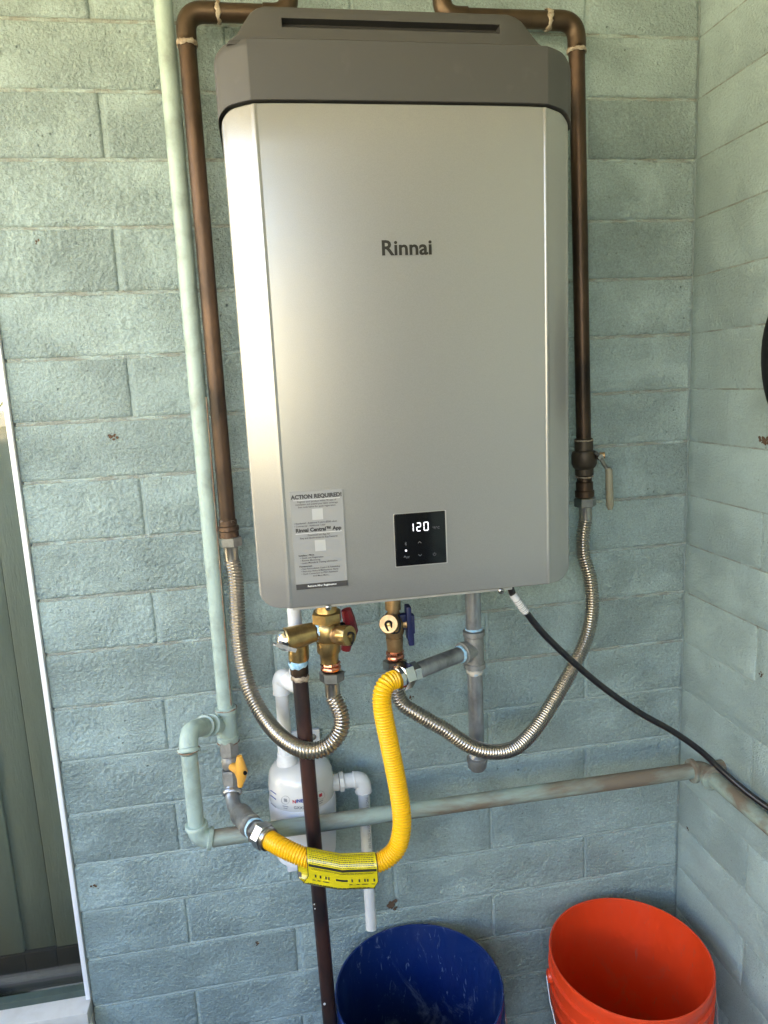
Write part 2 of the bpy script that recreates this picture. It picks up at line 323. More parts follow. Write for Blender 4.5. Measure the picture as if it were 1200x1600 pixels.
# ------------------------------------------------------------------ block walls
JZ = {-6: 2.642, -5: 2.54, -4: 2.438, -3: 2.3368, -2: 2.2352, -1: 2.1336, 0: 2.0315, 1: 1.9313, 2: 1.8301, 3: 1.7277, 4: 1.626, 5: 1.5235, 6: 1.4201, 7: 1.3217, 8: 1.2162, 9: 1.1175, 10: 1.0182,
      11: 0.916, 12: 0.8134, 13: 0.7087, 14: 0.607, 15: 0.5082, 16: 0.4065, 17: 0.3035, 18: 0.2032, 19: 0.1016, 20: 0.0}
B = 0.2032; RX = 0.0054; WL = -1.2095
def block_mesh(L, H, depth, nx, nz, seed, rnd=0.0035, jit=0.0012, edge=0.0026):
    """rough front face in the local x (0..L) z (0..H) plane, front at y=0, sides going back to +depth"""
    bm = NB(); q = []
    xs = [0, rnd] + [rnd + (L - 2 * rnd) * i / nx for i in range(1, nx)] + [L - rnd, L]
    zs = [0, rnd] + [rnd + (H - 2 * rnd) * i / nz for i in range(1, nz)] + [H - rnd, H]
    for j, z in enumerate(zs):
        row = []
        for i, x in enumerate(xs):
            e = (i in (0, len(xs) - 1)) or (j in (0, len(zs) - 1)); e1 = (i in (1, len(xs) - 2)) or (j in (1, len(zs) - 2))
            n1 = noise.noise_vector(Vector((x * 60 + seed * 7.3, z * 60, seed)))
            n2 = noise.noise(Vector((x * 9 + seed, z * 9, seed * 1.7)))
            yy = (edge if e else (0.0004 if e1 else 0.0)) + n1.y * 0.0008 + n2 * 0.0006
            dx = n1.x * jit if i in (0, 1, len(xs) - 1, len(xs) - 2) else 0; dz = n1.z * jit if j in (0, 1, len(zs) - 1, len(zs) - 2) else 0
            row.append(bm.verts.new((x + dx, yy, z + dz)))
        q.append(row)
    for a, b in zip(q, q[1:]):
        for i in range(len(a) - 1): bm.faces.new((a[i], a[i + 1], b[i + 1], b[i]))
    rim = q[0] + [r_[-1] for r_ in q[1:-1]] + q[-1][::-1] + [r_[0] for r_ in q[1:-1]][::-1]
    back = [bm.verts.new((v.co.x, depth, v.co.z)) for v in rim]; n = len(rim)
    for i in range(n): bm.faces.new((rim[i], rim[(i + 1) % n], back[(i + 1) % n], back[i]))
    return bm
GB, GH = 0.0050, 0.0070
_prm = np.random.RandomState(5).permutation(256); _prm = np.concatenate([_prm, _prm]); _ga = np.random.RandomState(6).rand(256) * 2 * np.pi
def perlin(x, z):
    xi, zi = np.floor(x).astype(int), np.floor(z).astype(int); xf, zf = x - xi, z - zi; xi &= 255; zi &= 255
    u, v = xf * xf * xf * (xf * (xf * 6 - 15) + 10), zf * zf * zf * (zf * (zf * 6 - 15) + 10)
    def gr(a, b, dx, dz):
        g_ = _ga[_prm[_prm[a & 255] + (b & 255)]]; return np.cos(g_) * dx + np.sin(g_) * dz
    a = gr(xi, zi, xf, zf); b = gr(xi + 1, zi, xf - 1, zf); c = gr(xi, zi + 1, xf, zf - 1); d_ = gr(xi + 1, zi + 1, xf - 1, zf - 1)
    return ((a + u * (b - a)) * (1 - v) + (c + u * (d_ - c)) * v) * 1.4
def rough_block(L, H, depth, seed, step, name, m, parent, loc, amp=1.0):
    """painted split-face relief as real geometry: plateaus broken by crevices, rounded ragged edges"""
    nx, nz = max(8, int(L / step)), max(8, int(H / step)); X, Zz = np.meshgrid(np.linspace(0, L, nx + 1), np.linspace(0, H, nz + 1))
    ox, oz = seed * 3.17, seed * 5.31
    rough = np.clip(.62 + .75 * perlin(X * 11 + ox, Zz * 13 + oz) + .25 * math.sin(seed * 12.9), .25, 1.05)
    n = perlin(X * 130 + ox, Zz * 145 + oz) + .50 * perlin(X * 225 + oz, Zz * 245 + ox); t_ = np.clip((n + .42) / .55, 0, 1); plate = t_ * t_ * (3 - 2 * t_)
    pit = np.clip((perlin(X * 85 + 9 + oz, Zz * 90 + ox) - .52) / .15, 0, 1) * np.clip(perlin(X * 16 + ox, Zz * 16) * 3 + .3, 0, 1)
    h = .00105 * plate * rough + .00042 * rough * perlin(X * 190, Zz * 190 + ox) + .00018 * perlin(X * 30 + ox, Zz * 30) - .0010 * pit
    h = h * amp + .0003 * perlin(X * 6 + ox, Zz * 7 + oz)
    e = np.minimum(np.minimum(X, L - X), np.minimum(Zz, H - Zz)) + .0009 * perlin(X * 70 + ox, Zz * 70 + 3); r_ = .0026; q = np.clip(1 - e / r_, 0, 1)
    Y = -h + .0010 + .0006 * amp + .0026 * q * q
    co = np.stack([X, Y, Zz], -1).reshape(-1, 3); W_ = nx + 1
    I = np.arange((nx + 1) * (nz + 1)).reshape(nz + 1, nx + 1); F = np.stack([I[:-1, :-1], I[:-1, 1:], I[1:, 1:], I[1:, :-1]], -1).reshape(-1, 4)
    rim = np.concatenate([I[0, :], I[1:, -1], I[-1, -2::-1], I[-2:0:-1, 0]]); bk = co[rim].copy(); bk[:, 1] = depth; k0 = len(co); kk = np.arange(len(rim)); k1 = np.roll(kk, -1)
    F = np.concatenate([F, np.stack([rim, k0 + kk, k0 + k1, rim[k1]], -1)]); co = np.concatenate([co, bk]) + np.array(loc)[None] - np.array(ROOT[parent])[None]
    me = bpy.data.meshes.new(name); me.vertices.add(len(co)); me.vertices.foreach_set('co', co.astype(np.float32).ravel()); me.loops.add(F.size); me.loops.foreach_set('vertex_index', F.astype(np.int32).ravel())
    me.polygons.add(len(F)); me.polygons.foreach_set('loop_start', np.arange(len(F), dtype=np.int32) * 4); me.polygons.foreach_set('use_smooth', np.ones(len(F), bool)); me.update(calc_edges=True); me.validate()
    me.materials.append(M[m]); o = bpy.data.objects.new(name, me); COL.objects.link(o); o.parent = parent; return o
wall = thing('back_wall', 'mint green painted rough block wall behind the water heater', 'wall', (-0.6, 0.1, 0))
k_seed = 0
for k in range(-4, 20):
    z0, z1 = JZ[k + 1] + GB / 2, JZ[k] - GB / 2
    odd = (k % 2 == 0) if k < 0 else (k % 2 != 0)
    odd = (k in (-3, -1)) or (k > 0 and k % 2 == 1)
    # the row above joint 0 (k=-1) carries the same head joints as rows 1, 3, 5 ...
    cuts = [WL, -5 * B, -3 * B, -1 * B, RX] if odd else [WL, -4 * B, -2 * B, RX]
    for a, b in zip(cuts, cuts[1:]):
        k_seed += 1
        x0 = a + (GH / 2 if a > WL else 0); x1 = b - (GH / 2 if b < 0 else 0)
        x0 += R.uniform(-.0015, .0015) * (a > WL)
        if -2 < k < 19: rough_block(x1 - x0, z1 - z0, 0.19, k_seed, 0.0028, 'block', 'block', wall, (x0, R.uniform(-.0006, .0006), z0), 1.9); continue
        bm = block_mesh(x1 - x0, z1 - z0, 0.19, max(6, int((x1 - x0) / 0.014)), 7, k_seed)
        bmesh.ops.translate(bm, verts=bm.verts, vec=(x0, R.uniform(-.0008, .0008), z0)); obj('block', bm, 'block', wall)
    if k > -4:
        bm = NB(); n = 60; vs_ = []
        for i in range(n + 1):
            x = WL + 0.004 + (RX - WL - 0.004) * i / n; dy = 0.0030 + 0.0011 * noise.noise(Vector((x * 30, k * 3.1, 0)))
            vs_.append((bm.verts.new((x, dy, JZ[k] - GB * 0.75)), bm.verts.new((x, dy - .0006, JZ[k])), bm.verts.new((x, dy + 0.0016, JZ[k] + GB * 0.75))))
        for a, b in zip(vs_, vs_[1:]): bm.faces.new((a[0], b[0], b[1], a[1])); bm.faces.new((a[1], b[1], b[2], a[2]))
        obj('bed_joint', bm, 'bed' if k < 12 else 'bed_thin', wall)
obj('mortar', box(NB(), (WL + 0.004, 0.0048, 0.0), (RX + 0.1, 0.185, 2.54)), 'head', wall, False)
def wall_spot(u, v, r_, parent, on='back'):
    p = at(u, v, y=0) if on == 'back' else at(u, v, x=RX)
    bm = NB(); c = None; n = 9
    for kk in range(int(6 + r_ * 900)):
        o = Vector((R.gauss(0, r_ * .5), 0, R.gauss(0, r_ * .55))); rr = r_ * R.uniform(.12, .50)
        q = bmesh.ops.create_icosphere(bm, subdivisions=1, radius=rr)['verts']
        for vv in q:
            vv.co = Vector((vv.co.x * R.uniform(.7, 1.3), vv.co.y * 0.14, vv.co.z * R.uniform(.7, 1.3))) + o
            if on == 'right': vv.co = Vector((vv.co.y, vv.co.x, vv.co.z))
            vv.co += p
    obj('mud_spot', bm, 'spot', parent)
for u, v, r_ in ((58, 379, .004), (177, 682, .006), (148, 1385, .005), (402, 1474, .004), (613, 1414, .012), (641, 1090, .004)):
    wall_spot(u, v, r_, wall)

rwall = thing('side_wall', 'smoother pale mint block wall running from the corner on the right', 'wall', (0.1, -1.3, 0))
RL = 4.0
for k in range(-4, 20):
    z0, z1 = JZ[k + 1] + 0.0014, JZ[k] - 0.0014
    odd = (k in (-3, -1)) or (k > 0 and k % 2 == 1)
    first = -0.218 if not odd else -0.4212
    cuts = [0.0, first]
    while cuts[-1] > -RL: cuts.append(cuts[-1] - 0.4064)
    cuts[-1] = -RL
    for a, b in zip(cuts, cuts[1:]):
        k_seed += 1; L_ = a - b - 0.003
        if L_ < 0.02: continue
        bm = block_mesh(L_, z1 - z0, 0.15, max(4, int(L_ / 0.02)), 5, k_seed, 0.0016, 0.0005, 0.0012)
        bmesh.ops.rotate(bm, verts=bm.verts, cent=(0, 0, 0), matrix=Matrix.Rotation(-math.pi / 2, 3, 'Z'))
        bmesh.ops.translate(bm, verts=bm.verts, vec=(RX, a - 0.002 * (a < 0), z0)); obj('block', bm, 'block_smooth', rwall)
    if k > -4:
        bm = NB(); n = 60; vs_ = []
        for i in range(n + 1):
            y = -0.012 - (RL - .02) * i / n; dx = 0.0014 + 0.0005 * noise.noise(Vector((y * 30, k * 2.1, 5)))
            vs_.append((bm.verts.new((RX + dx, y, JZ[k] - .004)), bm.verts.new((RX + dx, y, JZ[k] + .004))))
        for a, b in zip(vs_, vs_[1:]): bm.faces.new((a[0], b[0], b[1], a[1]))
        obj('bed_joint', bm, 'bed' if k < 11 else 'head', rwall)
obj('mortar', box(NB(), (RX + 0.0024, -RL, 0.0), (RX + 0.148, -0.001, 2.54)), 'head', rwall, False)
wall_spot(1193, 688, .010, rwall, 'right'); wall_spot(1190, 1055, .005, rwall, 'right'); wall_spot(1074, 1294, .004, rwall, 'right')

# ------------------------------------------------------------------ window and what stands behind it
win = thing('window', 'white framed window left of the block wall, reaching the left edge', 'window', (-1.7, 0.05, 0))
zb = at(138, 1560, y=0.0).z
obj('frame', box(NB(), (-1.2190, -0.004, zb), (-1.2105, 0.055, 2.5), 0.0015), 'vinyl', win)
obj('frame', box(NB(), (-2.3, -0.002, 2.44), (-1.2195, 0.053, 2.52), 0.002), 'vinyl', win)
obj('frame', box(NB(), (-2.33, -0.004, zb), (-2.301, 0.055, 2.5), 0.002), 'vinyl', win)
zr = at(100, 1560, y=0.02).z
obj('sash_rail', box(NB(), (-2.3, 0.012, zr - 0.006), (-1.2195, 0.030, zr + 0.018), 0.002), 'rail', win)
obj('sill', box(NB(), (-2.3, -0.03, zb - 0.035), (-1.2110, 0.05, zb - 0.004), 0.003), 'sill', win)
obj('apron', box(NB(), (-2.3, -0.012, 0.0), (-1.2110, 0.04, zb - 0.036), 0.002), 'sill', win)
obj('pane', box(NB(), (-2.3, 0.032, zb), (-1.2195, 0.036, 2.44)), 'glass', win, False)
fence = thing('board_fence', 'grey green fence of upright boards seen through the window', 'fence', (-1.7, 0.49, 0))
x = -1.2
while x > -2.9:
    y_ = 0.470 + (0.006 if int(round((x + 3) / 0.0765)) % 2 else 0)
    obj('board', box(NB(), (x - 0.074, y_, 0.075), (x, y_ + 0.018, 1.405), 0.002), 'boards', fence)
    obj('kickboard', box(NB(), (x - 0.0755, 0.466, 0.0), (x, 0.486, 0.073), 0.001), 'kick', fence); x -= 0.0765
obj('cap_rail', box(NB(), (-2.9, 0.45, 1.405), (-1.18, 0.50, 1.44), 0.003), 'cap', fence)

def leafmass(bm, c, s, n, size):
    for _ in range(n):
        p = Vector((R.gauss(0, .45), R.gauss(0, .45), R.gauss(0, .45)))
        if p.length > 1: p = p.normalized() * R.uniform(.7, 1)
        p = Vector((p.x * s[0], p.y * s[1], p.z * s[2])) + Vector(c)
        a = Vector((R.gauss(0, 1), R.gauss(0, 1), R.gauss(0, 1))).normalized(); b = a.orthogonal().normalized(); z_ = size * R.uniform(.6, 1.4)
        vv = [bm.verts.new(p + a * z_), bm.verts.new(p + b * z_ * .4), bm.verts.new(p - a * z_), bm.verts.new(p - b * z_ * .4)]; bm.faces.new(vv)
bm = NB()
for i in range(16): leafmass(bm, (-3.6 + i * .3, 1.6, 1.0 + .2 * R.random()), (.4, .4, 1.2), 260, .06)
h = thing('hedge', 'bright green hedge beyond the board fence, glimpsed at the left edge', 'hedge', (-2, 1.6, 0))
obj('foliage', bm, 'leaf', h, False)
bm = NB()
for i in range(16): lathe(bm, (-3.6 + i * .3, 1.6, -.06), (0, 0, 1), [(0, .03), (1.2, .015)], 6)
obj('trunk', bm, 'bark', h)
# trees across the lawn, behind the camera: they show only as soft reflections and green bounce
for i, (tx, ty, s) in enumerate(((-9, -11, 1.2), (-5.4, -12, 1.0), (-1.6, -11, 1.15), (2.5, -11, 1.1), (6.5, -11, 1.0))):
    T = thing('tree', 'leafy green tree beyond the added bounce wall, %s from the left' % ('first', 'second', 'third', 'fourth', 'fifth')[i], 'tree', (tx, ty, -.06), 'trees across the lawn')
    obj('trunk', lathe(NB(), (tx, ty, -.06), (0, 0, 1), [(0, .2 * s), (1.4 * s, .13 * s), (3 * s, .06 * s)], 8), 'bark', T)
    bm = NB()
    for j in range(14):
        a = R.uniform(0, 6.28); r_ = R.uniform(0, 1.3) * s; leafmass(bm, (tx + r_ * math.cos(a), ty + r_ * math.sin(a), (2.1 + R.uniform(-.9, 1.0)) * s), (.8 * s, .8 * s, .7 * s), 160, .13)
    obj('crown', bm, 'leaf', T, False)

# ------------------------------------------------------------------ water heater
HX = -0.5945; HW = 0.2310; PW = 0.1895; YE = -0.2850; YF = -0.3045; ZB = 1.1555; ZT = 1.8065
KS = (YF - CAM.y) / (-0.3255 - CAM.y)
def mx(x): return CAM.x + (x - CAM.x) * KS
def mz(z): return CAM.z + (z - CAM.z) * KS
heater = thing('water_heater', 'silver tankless water heater with charcoal vent cap hung on the wall', 'water heater', (HX, -0.16, ZB))
def facet(ax_, dy=0.0):
    """depth of the cover's front at a distance ax_ from the middle: flat panel, crease, slanting side facet, rounded rim"""
    if ax_ <= PW - .004: return YF - .0004 * (1 - (ax_ / PW) ** 2) + dy
    f = max(0, (ax_ - PW) / (HW - .005 - PW)); y = YF + (YE - YF) * (f ** 1.12)
    if ax_ > HW - .005: q_ = (ax_ - (HW - .005)) / .005; y = YE + .006 * (1 - math.sqrt(max(0, 1 - q_ * q_)))
    b_ = abs(ax_ - PW) / .0032
    if b_ < 1 and dy > -.001: y -= .0009 * (1 - b_ * b_)
    return y + dy
AX = [0, .06, .12, .165, PW - .0045, PW - .0032, PW - .0022, PW - .0010, PW, PW + .0010, PW + .0022, PW + .0032, PW + .005, .198, .204, .209, .213, .217, .2205, .2235, HW - .005, HW - .0030, HW - .0014, HW - .0004, HW]
def rnd(ax_, r_):
    q_ = max(0, ax_ - (HW - r_)); return r_ - math.sqrt(max(0, r_ * r_ - q_ * q_))
def shell(zlo, zhi, dy, yb, lip_lo, lip_hi, n=14, ex=0.0):
    """grid over the front; zlo(ax), zhi(ax) bound it; lips turn back at both ends"""
    cols = [-a for a in AX[::-1]] + AX[1:]; bm = NB(); q = []
    def row(fz, fy): q.append([bm.verts.new((HX + (a + math.copysign(ex * abs(a) / HW, a)), fy(abs(a)), fz(abs(a)))) for a in cols])
    for oz, oy in lip_lo: row(lambda a: zlo(a) + oz, lambda a: facet(a, dy) + oy)
    for k in range(n + 1):
        t_ = k / n; row(lambda a: zlo(a) + (zhi(a) - zlo(a)) * t_, lambda a: facet(a, dy))
    for oz, oy in lip_hi: row(lambda a: zhi(a) + oz, lambda a: facet(a, dy) + oy)
    for a, b in zip(q, q[1:]):
        for i in range(len(a) - 1): bm.faces.new((a[i], a[i + 1], b[i + 1], b[i]))
    for sgn in (0, -1):      # side walls going back
        col = [r__[sgn] for r__ in q]; bk = [bm.verts.new((v.co.x, yb, v.co.z)) for v in col]
        for k in range(len(col) - 1): bm.faces.new((col[k], col[k + 1], bk[k + 1], bk[k]))
    return bm
def zbot(a): return ZB + rnd(a, .024)
def ztop(a): return ZT - rnd(a, .019) - .0035 * max(0, (a - .14) / .09) ** 2
bm = shell(lambda a: zbot(a) + .0022, lambda a: ztop(a) - .002, 0, -.20, [(-.0020, .030), (-.0022, .0050), (-.0016, .0012), (-.0006, .0002)], [(.0008, .0002), (.0016, .0010), (.002, .003), (.002, .03)])
obj('front_cover', bm, 'silver', heater)
# chassis: box behind, its lower lip and the underside
obj('chassis', box(NB(), (HX - 0.222, -0.262, ZB + 0.004), (HX + 0.222, -0.035, ZT + 0.04), 0.004), 'chassis', heater)
obj('bottom_plate', box(NB(), (HX - 0.186, -0.288, ZB - 0.008), (HX + 0.139, -0.05, ZB + 0.0035), 0.0015), 'chassis', heater)
for u, v in ((513, 948), (783, 922)):
    p = at(u, v + 1.5, y=-0.289); bm = lathe(NB(), p, (0, -1, 0), [(-.001, .0048), (.0012, .0046), (.0024, .003)], 14); s_ = obj('screw', bm, 'nickel', heater)
    bm = box(NB(), p + Vector((-.0028, -.0030, -.0005)), p + Vector((.0028, -.0024, .0005))); obj('screw_slot', bm, 'rubber', s_, False)
obj('wall_bracket', box(NB(), (HX - 0.09, -0.036, ZB + .05), (HX + 0.09, -0.001, ZT + 0.02), 0.002), 'chassis', heater)
# vent cap: charcoal hood that carries on the profile of the cover
ZC = mz(1.8685)
def czt(a): return ZC - rnd(a, .022) - .003 * max(0, (a - .14) / .09) ** 2
bm = shell(lambda a: ztop(a) + .0034, czt, -.0012, -.10, [(-.0008, .035), (-.0009, .003), (-.0005, .0006)], [(.0010, .0008), (.0020, .0028), (.0026, .007), (.0028, .05), (.0028, .18)], 8, ex=.0035)
vent = obj('vent_cap', bm, 'charcoal', heater)
# upper louvre housing: a tapering box, its crest leaning back a little
xl0, xr0, xl1, xr1 = mx(-0.806), mx(-0.413), mx(-0.776), mx(-0.447)
bm = NB(); q = []; Y0 = YF + .002
prof = [(1.864, -.003, .003), (1.8670, -.003, 0), (1.870, -.001, .0005), (1.874, .0015, .001), (1.879, .0015, .002), (1.8838, .001, .003), (1.8946, .001, .004), (1.900, .001, .005), (1.905, .0045, .006), (1.9080, .009, .008), (1.9092, .014, .012), (1.9092, .018, .17)]
SX0, SX1 = mx(-0.744), mx(-0.471)
for z, ins, dy in prof:
    f = (z - 1.868) / (1.909 - 1.868); a, b = xl0 + (xl1 - xl0) * f + ins, xr0 + (xr1 - xr0) * f - ins; y = Y0 + dy
    xs = [a, a, a + .0015, a + .005, SX0, SX0 + .001, HX, SX1 - .001, SX1, b - .005, b - .0015, b, b]; ys = [-.12, y + .008, y + .002, y, y, y, y, y, y, y, y + .002, y + .008, -.12]
    q.append([bm.verts.new((xx, yy, mz(z))) for xx, yy in zip(xs, ys)])
for j, (a, b) in enumerate(zip(q, q[1:])):
    for i in range(len(a) - 1):
        if j == 5 and 4 <= i <= 7: continue
        bm.faces.new((a[i], a[i + 1], b[i + 1], b[i]))
# recessed slot
e = [q[5][4], q[5][8], q[6][8], q[6][4]]; bk = [bm.verts.new(v.co + Vector((0, .016, 0))) for v in e]
lo_ = [q[5][i] for i in range(4, 9)]; hi_ = [q[6][i] for i in range(4, 9)]
bm.faces.new(lo_ + [bk[1], bk[0]]); bm.faces.new(hi_[::-1] + [bk[3], bk[2]]); bm.faces.new((e[0], e[3], bk[3], bk[0])); bm.faces.new((e[1], e[2], bk[2], bk[1])); bm.faces.new(bk)
lv = obj('louvre_housing', bm, 'charcoal', heater)
bm = NB(); za = mz(1.8838); vv = [[bm.verts.new((xx, Y0 + yy, za + zz)) for yy, zz in ((.0045, .0003), (.0060, .0020), (.0135, .0068), (.0150, .0068), (.0150, .0003))] for xx in (SX0 + .0012, SX1 - .0012)]
for i_ in range(5): bm.faces.new((vv[0][i_], vv[0][(i_ + 1) % 5], vv[1][(i_ + 1) % 5], vv[1][i_]))
bm.faces.new(vv[0]); bm.faces.new(vv[1]); obj('louvre_slat', bm, 'charcoal', heater)
# front lettering and display
text('Rinnai', (mx(-0.6372), YF - 0.0012, mz(1.6195)), 0.0262, 'logo', heater, 'logo', bold=0.0006, sx=1.07, ext=0.0003)
pc = [at(615, 803, y=YF - .003), at(694, 798, y=YF - .003), at(618, 884, y=YF - .003), at(697, 878, y=YF - .003)]
YP = -0.3255; HEAT_CHILDREN = len(heater.children)
before = set(bpy.data.objects)
px0, px1, pz0, pz1 = -0.6365, -0.5645, 1.2085, 1.2820
cp = obj('control_panel', box(NB(), (px0, YP - 0.003, pz0), (px1, YP + .004, pz1), 0.0016, 3), 'glassblack', heater)
bm = NB(); box(bm, (px0 - .0003, YP - 0.0018, pz0 - .0014), (px1 + .0018, YP + .003, pz1 + .0003), .0012); obj('bezel', bm, 'bezel', cp)
PF = YP - 0.0034
def stroke(bm, a, b, wd, y=PF):
    a, b = Vector((a[0], y, a[1])), Vector((b[0], y, b[1])); t_ = (b - a).normalized(); n_ = Vector((-t_.z, 0, t_.x)) * wd / 2
    vv = [bm.verts.new(a - t_ * wd * .3), bm.verts.new(a + n_), bm.verts.new(b + n_), bm.verts.new(b + t_ * wd * .3), bm.verts.new(b - n_), bm.verts.new(a - n_)]; bm.faces.new(vv)
def seg7(ch, x, z, w_, h_, t_):
    on = {'1': 'bc', '2': 'abged', '0': 'abcdef'}[ch]; g_ = t_ * .35; s_ = h_ * .08
    P = {'a': ((x + g_, z + h_), (x + w_ - g_, z + h_)), 'b': ((x + w_, z + h_ - g_), (x + w_, z + h_ / 2 + g_)), 'c': ((x + w_, z + h_ / 2 - g_), (x + w_, z + g_)),
         'd': ((x + g_, z), (x + w_ - g_, z)), 'e': ((x, z + h_ / 2 - g_), (x, z + g_)), 'f': ((x, z + h_ - g_), (x, z + h_ / 2 + g_)), 'g': ((x + g_, z + h_ / 2), (x + w_ - g_, z + h_ / 2))}
    bm = NB()
    for c in on: stroke(bm, *P[c], t_)
    obj('digit', bm, 'lit', cp, False)
zd = 1.2568
seg7('1', -0.6155, zd, 0.0052, 0.0110, 0.0014); seg7('2', -0.6052, zd, 0.0052, 0.0110, 0.0014); seg7('0', -0.5952, zd, 0.0058, 0.0112, 0.0014)
text('°F/°C', (-0.5835, PF, zd + .001), 0.0046, 'dim', cp, 'unit_mark')
def icon(fn, m='dim', name='icon'):
    bm = NB(); fn(bm); obj(name, bm, m, cp, False)
def up(bm): stroke(bm, (-.6045, 1.2395), (-.6022, 1.2418), .0006); stroke(bm, (-.6022, 1.2418), (-.5999, 1.2395), .0006)
def dn(bm): stroke(bm, (-.6045, 1.2235), (-.6022, 1.2212), .0006); stroke(bm, (-.6022, 1.2212), (-.5999, 1.2235), .0006)
def bt(bm):
    x, z = -.6217, 1.2402
    for a, b in (((0, -.0024), (0, .0024)), ((0, .0024), (.0012, .0012)), ((.0012, .0012), (-.0012, -.0012)), ((0, -.0024), (.0012, -.0012)), ((.0012, -.0012), (-.0012, .0012))): stroke(bm, (x + a[0], z + a[1]), (x + b[0], z + b[1]), .0004)
def pw_(bm):
    for i in range(10):
        a0, a1 = rad(130 + i * 28), rad(130 + (i + 1) * 28); stroke(bm, (-.5818 + .002 * math.cos(a0), 1.2222 + .002 * math.sin(a0)), (-.5818 + .002 * math.cos(a1), 1.2222 + .002 * math.sin(a1)), .0004)
    stroke(bm, (-.5818, 1.2222), (-.5818, 1.2247), .0004)
def wv(bm):
    stroke(bm, (-.6250, 1.2212), (-.6236, 1.2232), .0007); stroke(bm, (-.6236, 1.2232), (-.6226, 1.2214), .0006)
    for j in range(3): stroke(bm, (-.6216 + j * .0015, 1.2195), (-.6206 + j * .0015, 1.2222), .0005)
def dot(bm): lathe(bm, (-.6217, PF + .0004, 1.2305), (0, -1, 0), [(0, .0014), (.0004, .0014)], 14)
for f in (up, dn, bt, pw_, wv): icon(f)
icon(dot, 'lit', 'status_light')
# information sticker (the two scan codes are left out)
SY = YP - 0.0022; sz0, sz1 = 1.1885, 1.3225
sk = [at(457, 768, y=SY), at(535, 763, y=SY), at(543, 914, y=SY), at(460, 922, y=SY)]
sx0, sx1 = -0.7745, -0.7045
bm = NB(); box(bm, (sx0, SY, sz0 + .0075), (sx1, YP - .0008, sz1)); stk = obj('information_sticker', bm, 'sticker', heater, False)
bm = NB(); box(bm, (sx0, SY - .0001, sz0), (sx1, YP - .0008, sz0 + .0074)); obj('footer_band', bm, 'stickerink', stk, False)
def st(s, dz, size, bold=0.0, al='CENTER', x=None, m='stickerink'):
    x = (sx0 + sx1) / 2 if x is None else sx0 + x
    text(s, (x, SY - .0004, sz1 - dz), size, m, stk, 'lettering', bold, al)
st('ACTION REQUIRED!', .0098, .0074, .00034)
for i, s in enumerate(('Register your product within 90 days of', 'installation and extend your labor coverage.', 'Scan code below for quick registration.')): st(s, .0150 + i * .0036, .0032, .00003)
st('• Residential - Additional 4 years ($250 value)', .0440, .0031, .00003, 'LEFT', .0030); st('• Commercial - Additional 1 year', .0478, .0031, .00003, 'LEFT', .0030)
st('Rinnai Central™ App', .0548, .0070, .00034)
st('Download our App for', .0608, .0032, .00003); st('Easy and Quick access to Key Features.', .0644, .0032, .00003)
for dz, s, b_, ix in ((.0880, 'Installers / PROs', .00010, .006), (.0915, '• Quick unit Registration', .00003, .008), (.0950, '• Remote Monitoring', .00003, .008), (.0985, '• Latest Manuals & Training Information', .00003, .008),
                  (.1030, 'Homeowners', .00010, .006), (.1065, '• Easy Recirculation Control & Scheduling', .00003, .008), (.1100, '• Real-time Status & Maintenance Alerts', .00003, .008), (.1135, '• Quick Connection to PRO Assistance', .00003, .008)):
    st(s, dz, .0031, b_, 'LEFT', ix)
st('And Much More...', .1172, .0031, .00003); st('Remove After Registration', .1312, .0036, .00005, m='white')
for dz in (.0118, .0572):
    bm = NB(); stroke(bm, (sx0 + .004, sz1 - dz), (sx1 - .004, sz1 - dz), .0004, SY - .0003); obj('rule_line', bm, 'white', stk, False)
for dz, ox in ((.0245, .0), (.0675, .001)):
    bm = NB(); box(bm, ((sx0 + sx1) / 2 - .0072 + ox, SY - .0003, sz1 - dz - .0150), ((sx0 + sx1) / 2 + .0072 + ox, SY + .0001, sz1 - dz)); obj('white_square', bm, 'square', stk, False)

# the panel and sticker were laid out on a plane a little nearer the camera: set them down on the cover
for o in set(bpy.data.objects) - before:
    for v in o.data.vertices:
        v_ = v.co + ROOT[o.name]; dyy = (v_.y - YP); v.co = Vector((mx(v_.x), YF + dyy, mz(v_.z))) - ROOT[o.name]

# ------------------------------------------------------------------ pipes
def straight(a, b, r_, m, parent, name='pipe', seg=20):
    bm = NB(); sweep(bm, resample([Vector(a), Vector(b)], max(.02, (Vector(b) - Vector(a)).length / 24)), r_, seg); return obj(name, bm, m, parent)
def ring(c, ax, r_, l_, m, parent, name='collar', bulge=0.12, seg=22):
    return obj(name, lathe(NB(), Vector(c) - Vector(ax).normalized() * l_ / 2, ax, [(0, r_ * .93), (l_ * .15, r_), (l_ * .5, r_ * (1 + bulge * .1)), (l_ * .85, r_), (l_, r_ * .93)], seg), m, parent)
def elbow(a, c, b, r_, bend, m, parent, name='elbow', rim=1.18, rl=.008):
    bm = NB(); P = corner_path(a, c, b, bend, 10); sweep(bm, P, r_, 20)
    for e0, e1 in ((Vector(a), Vector(c)), (Vector(b), Vector(c))):
        ax_ = (e1 - e0).normalized(); lathe(bm, e0 - ax_ * .0005, ax_, [(0, r_ * rim * .95), (.0012, r_ * rim), (rl - .0012, r_ * rim), (rl, r_ * .98)], 20)
    return obj(name, bm, m, parent)
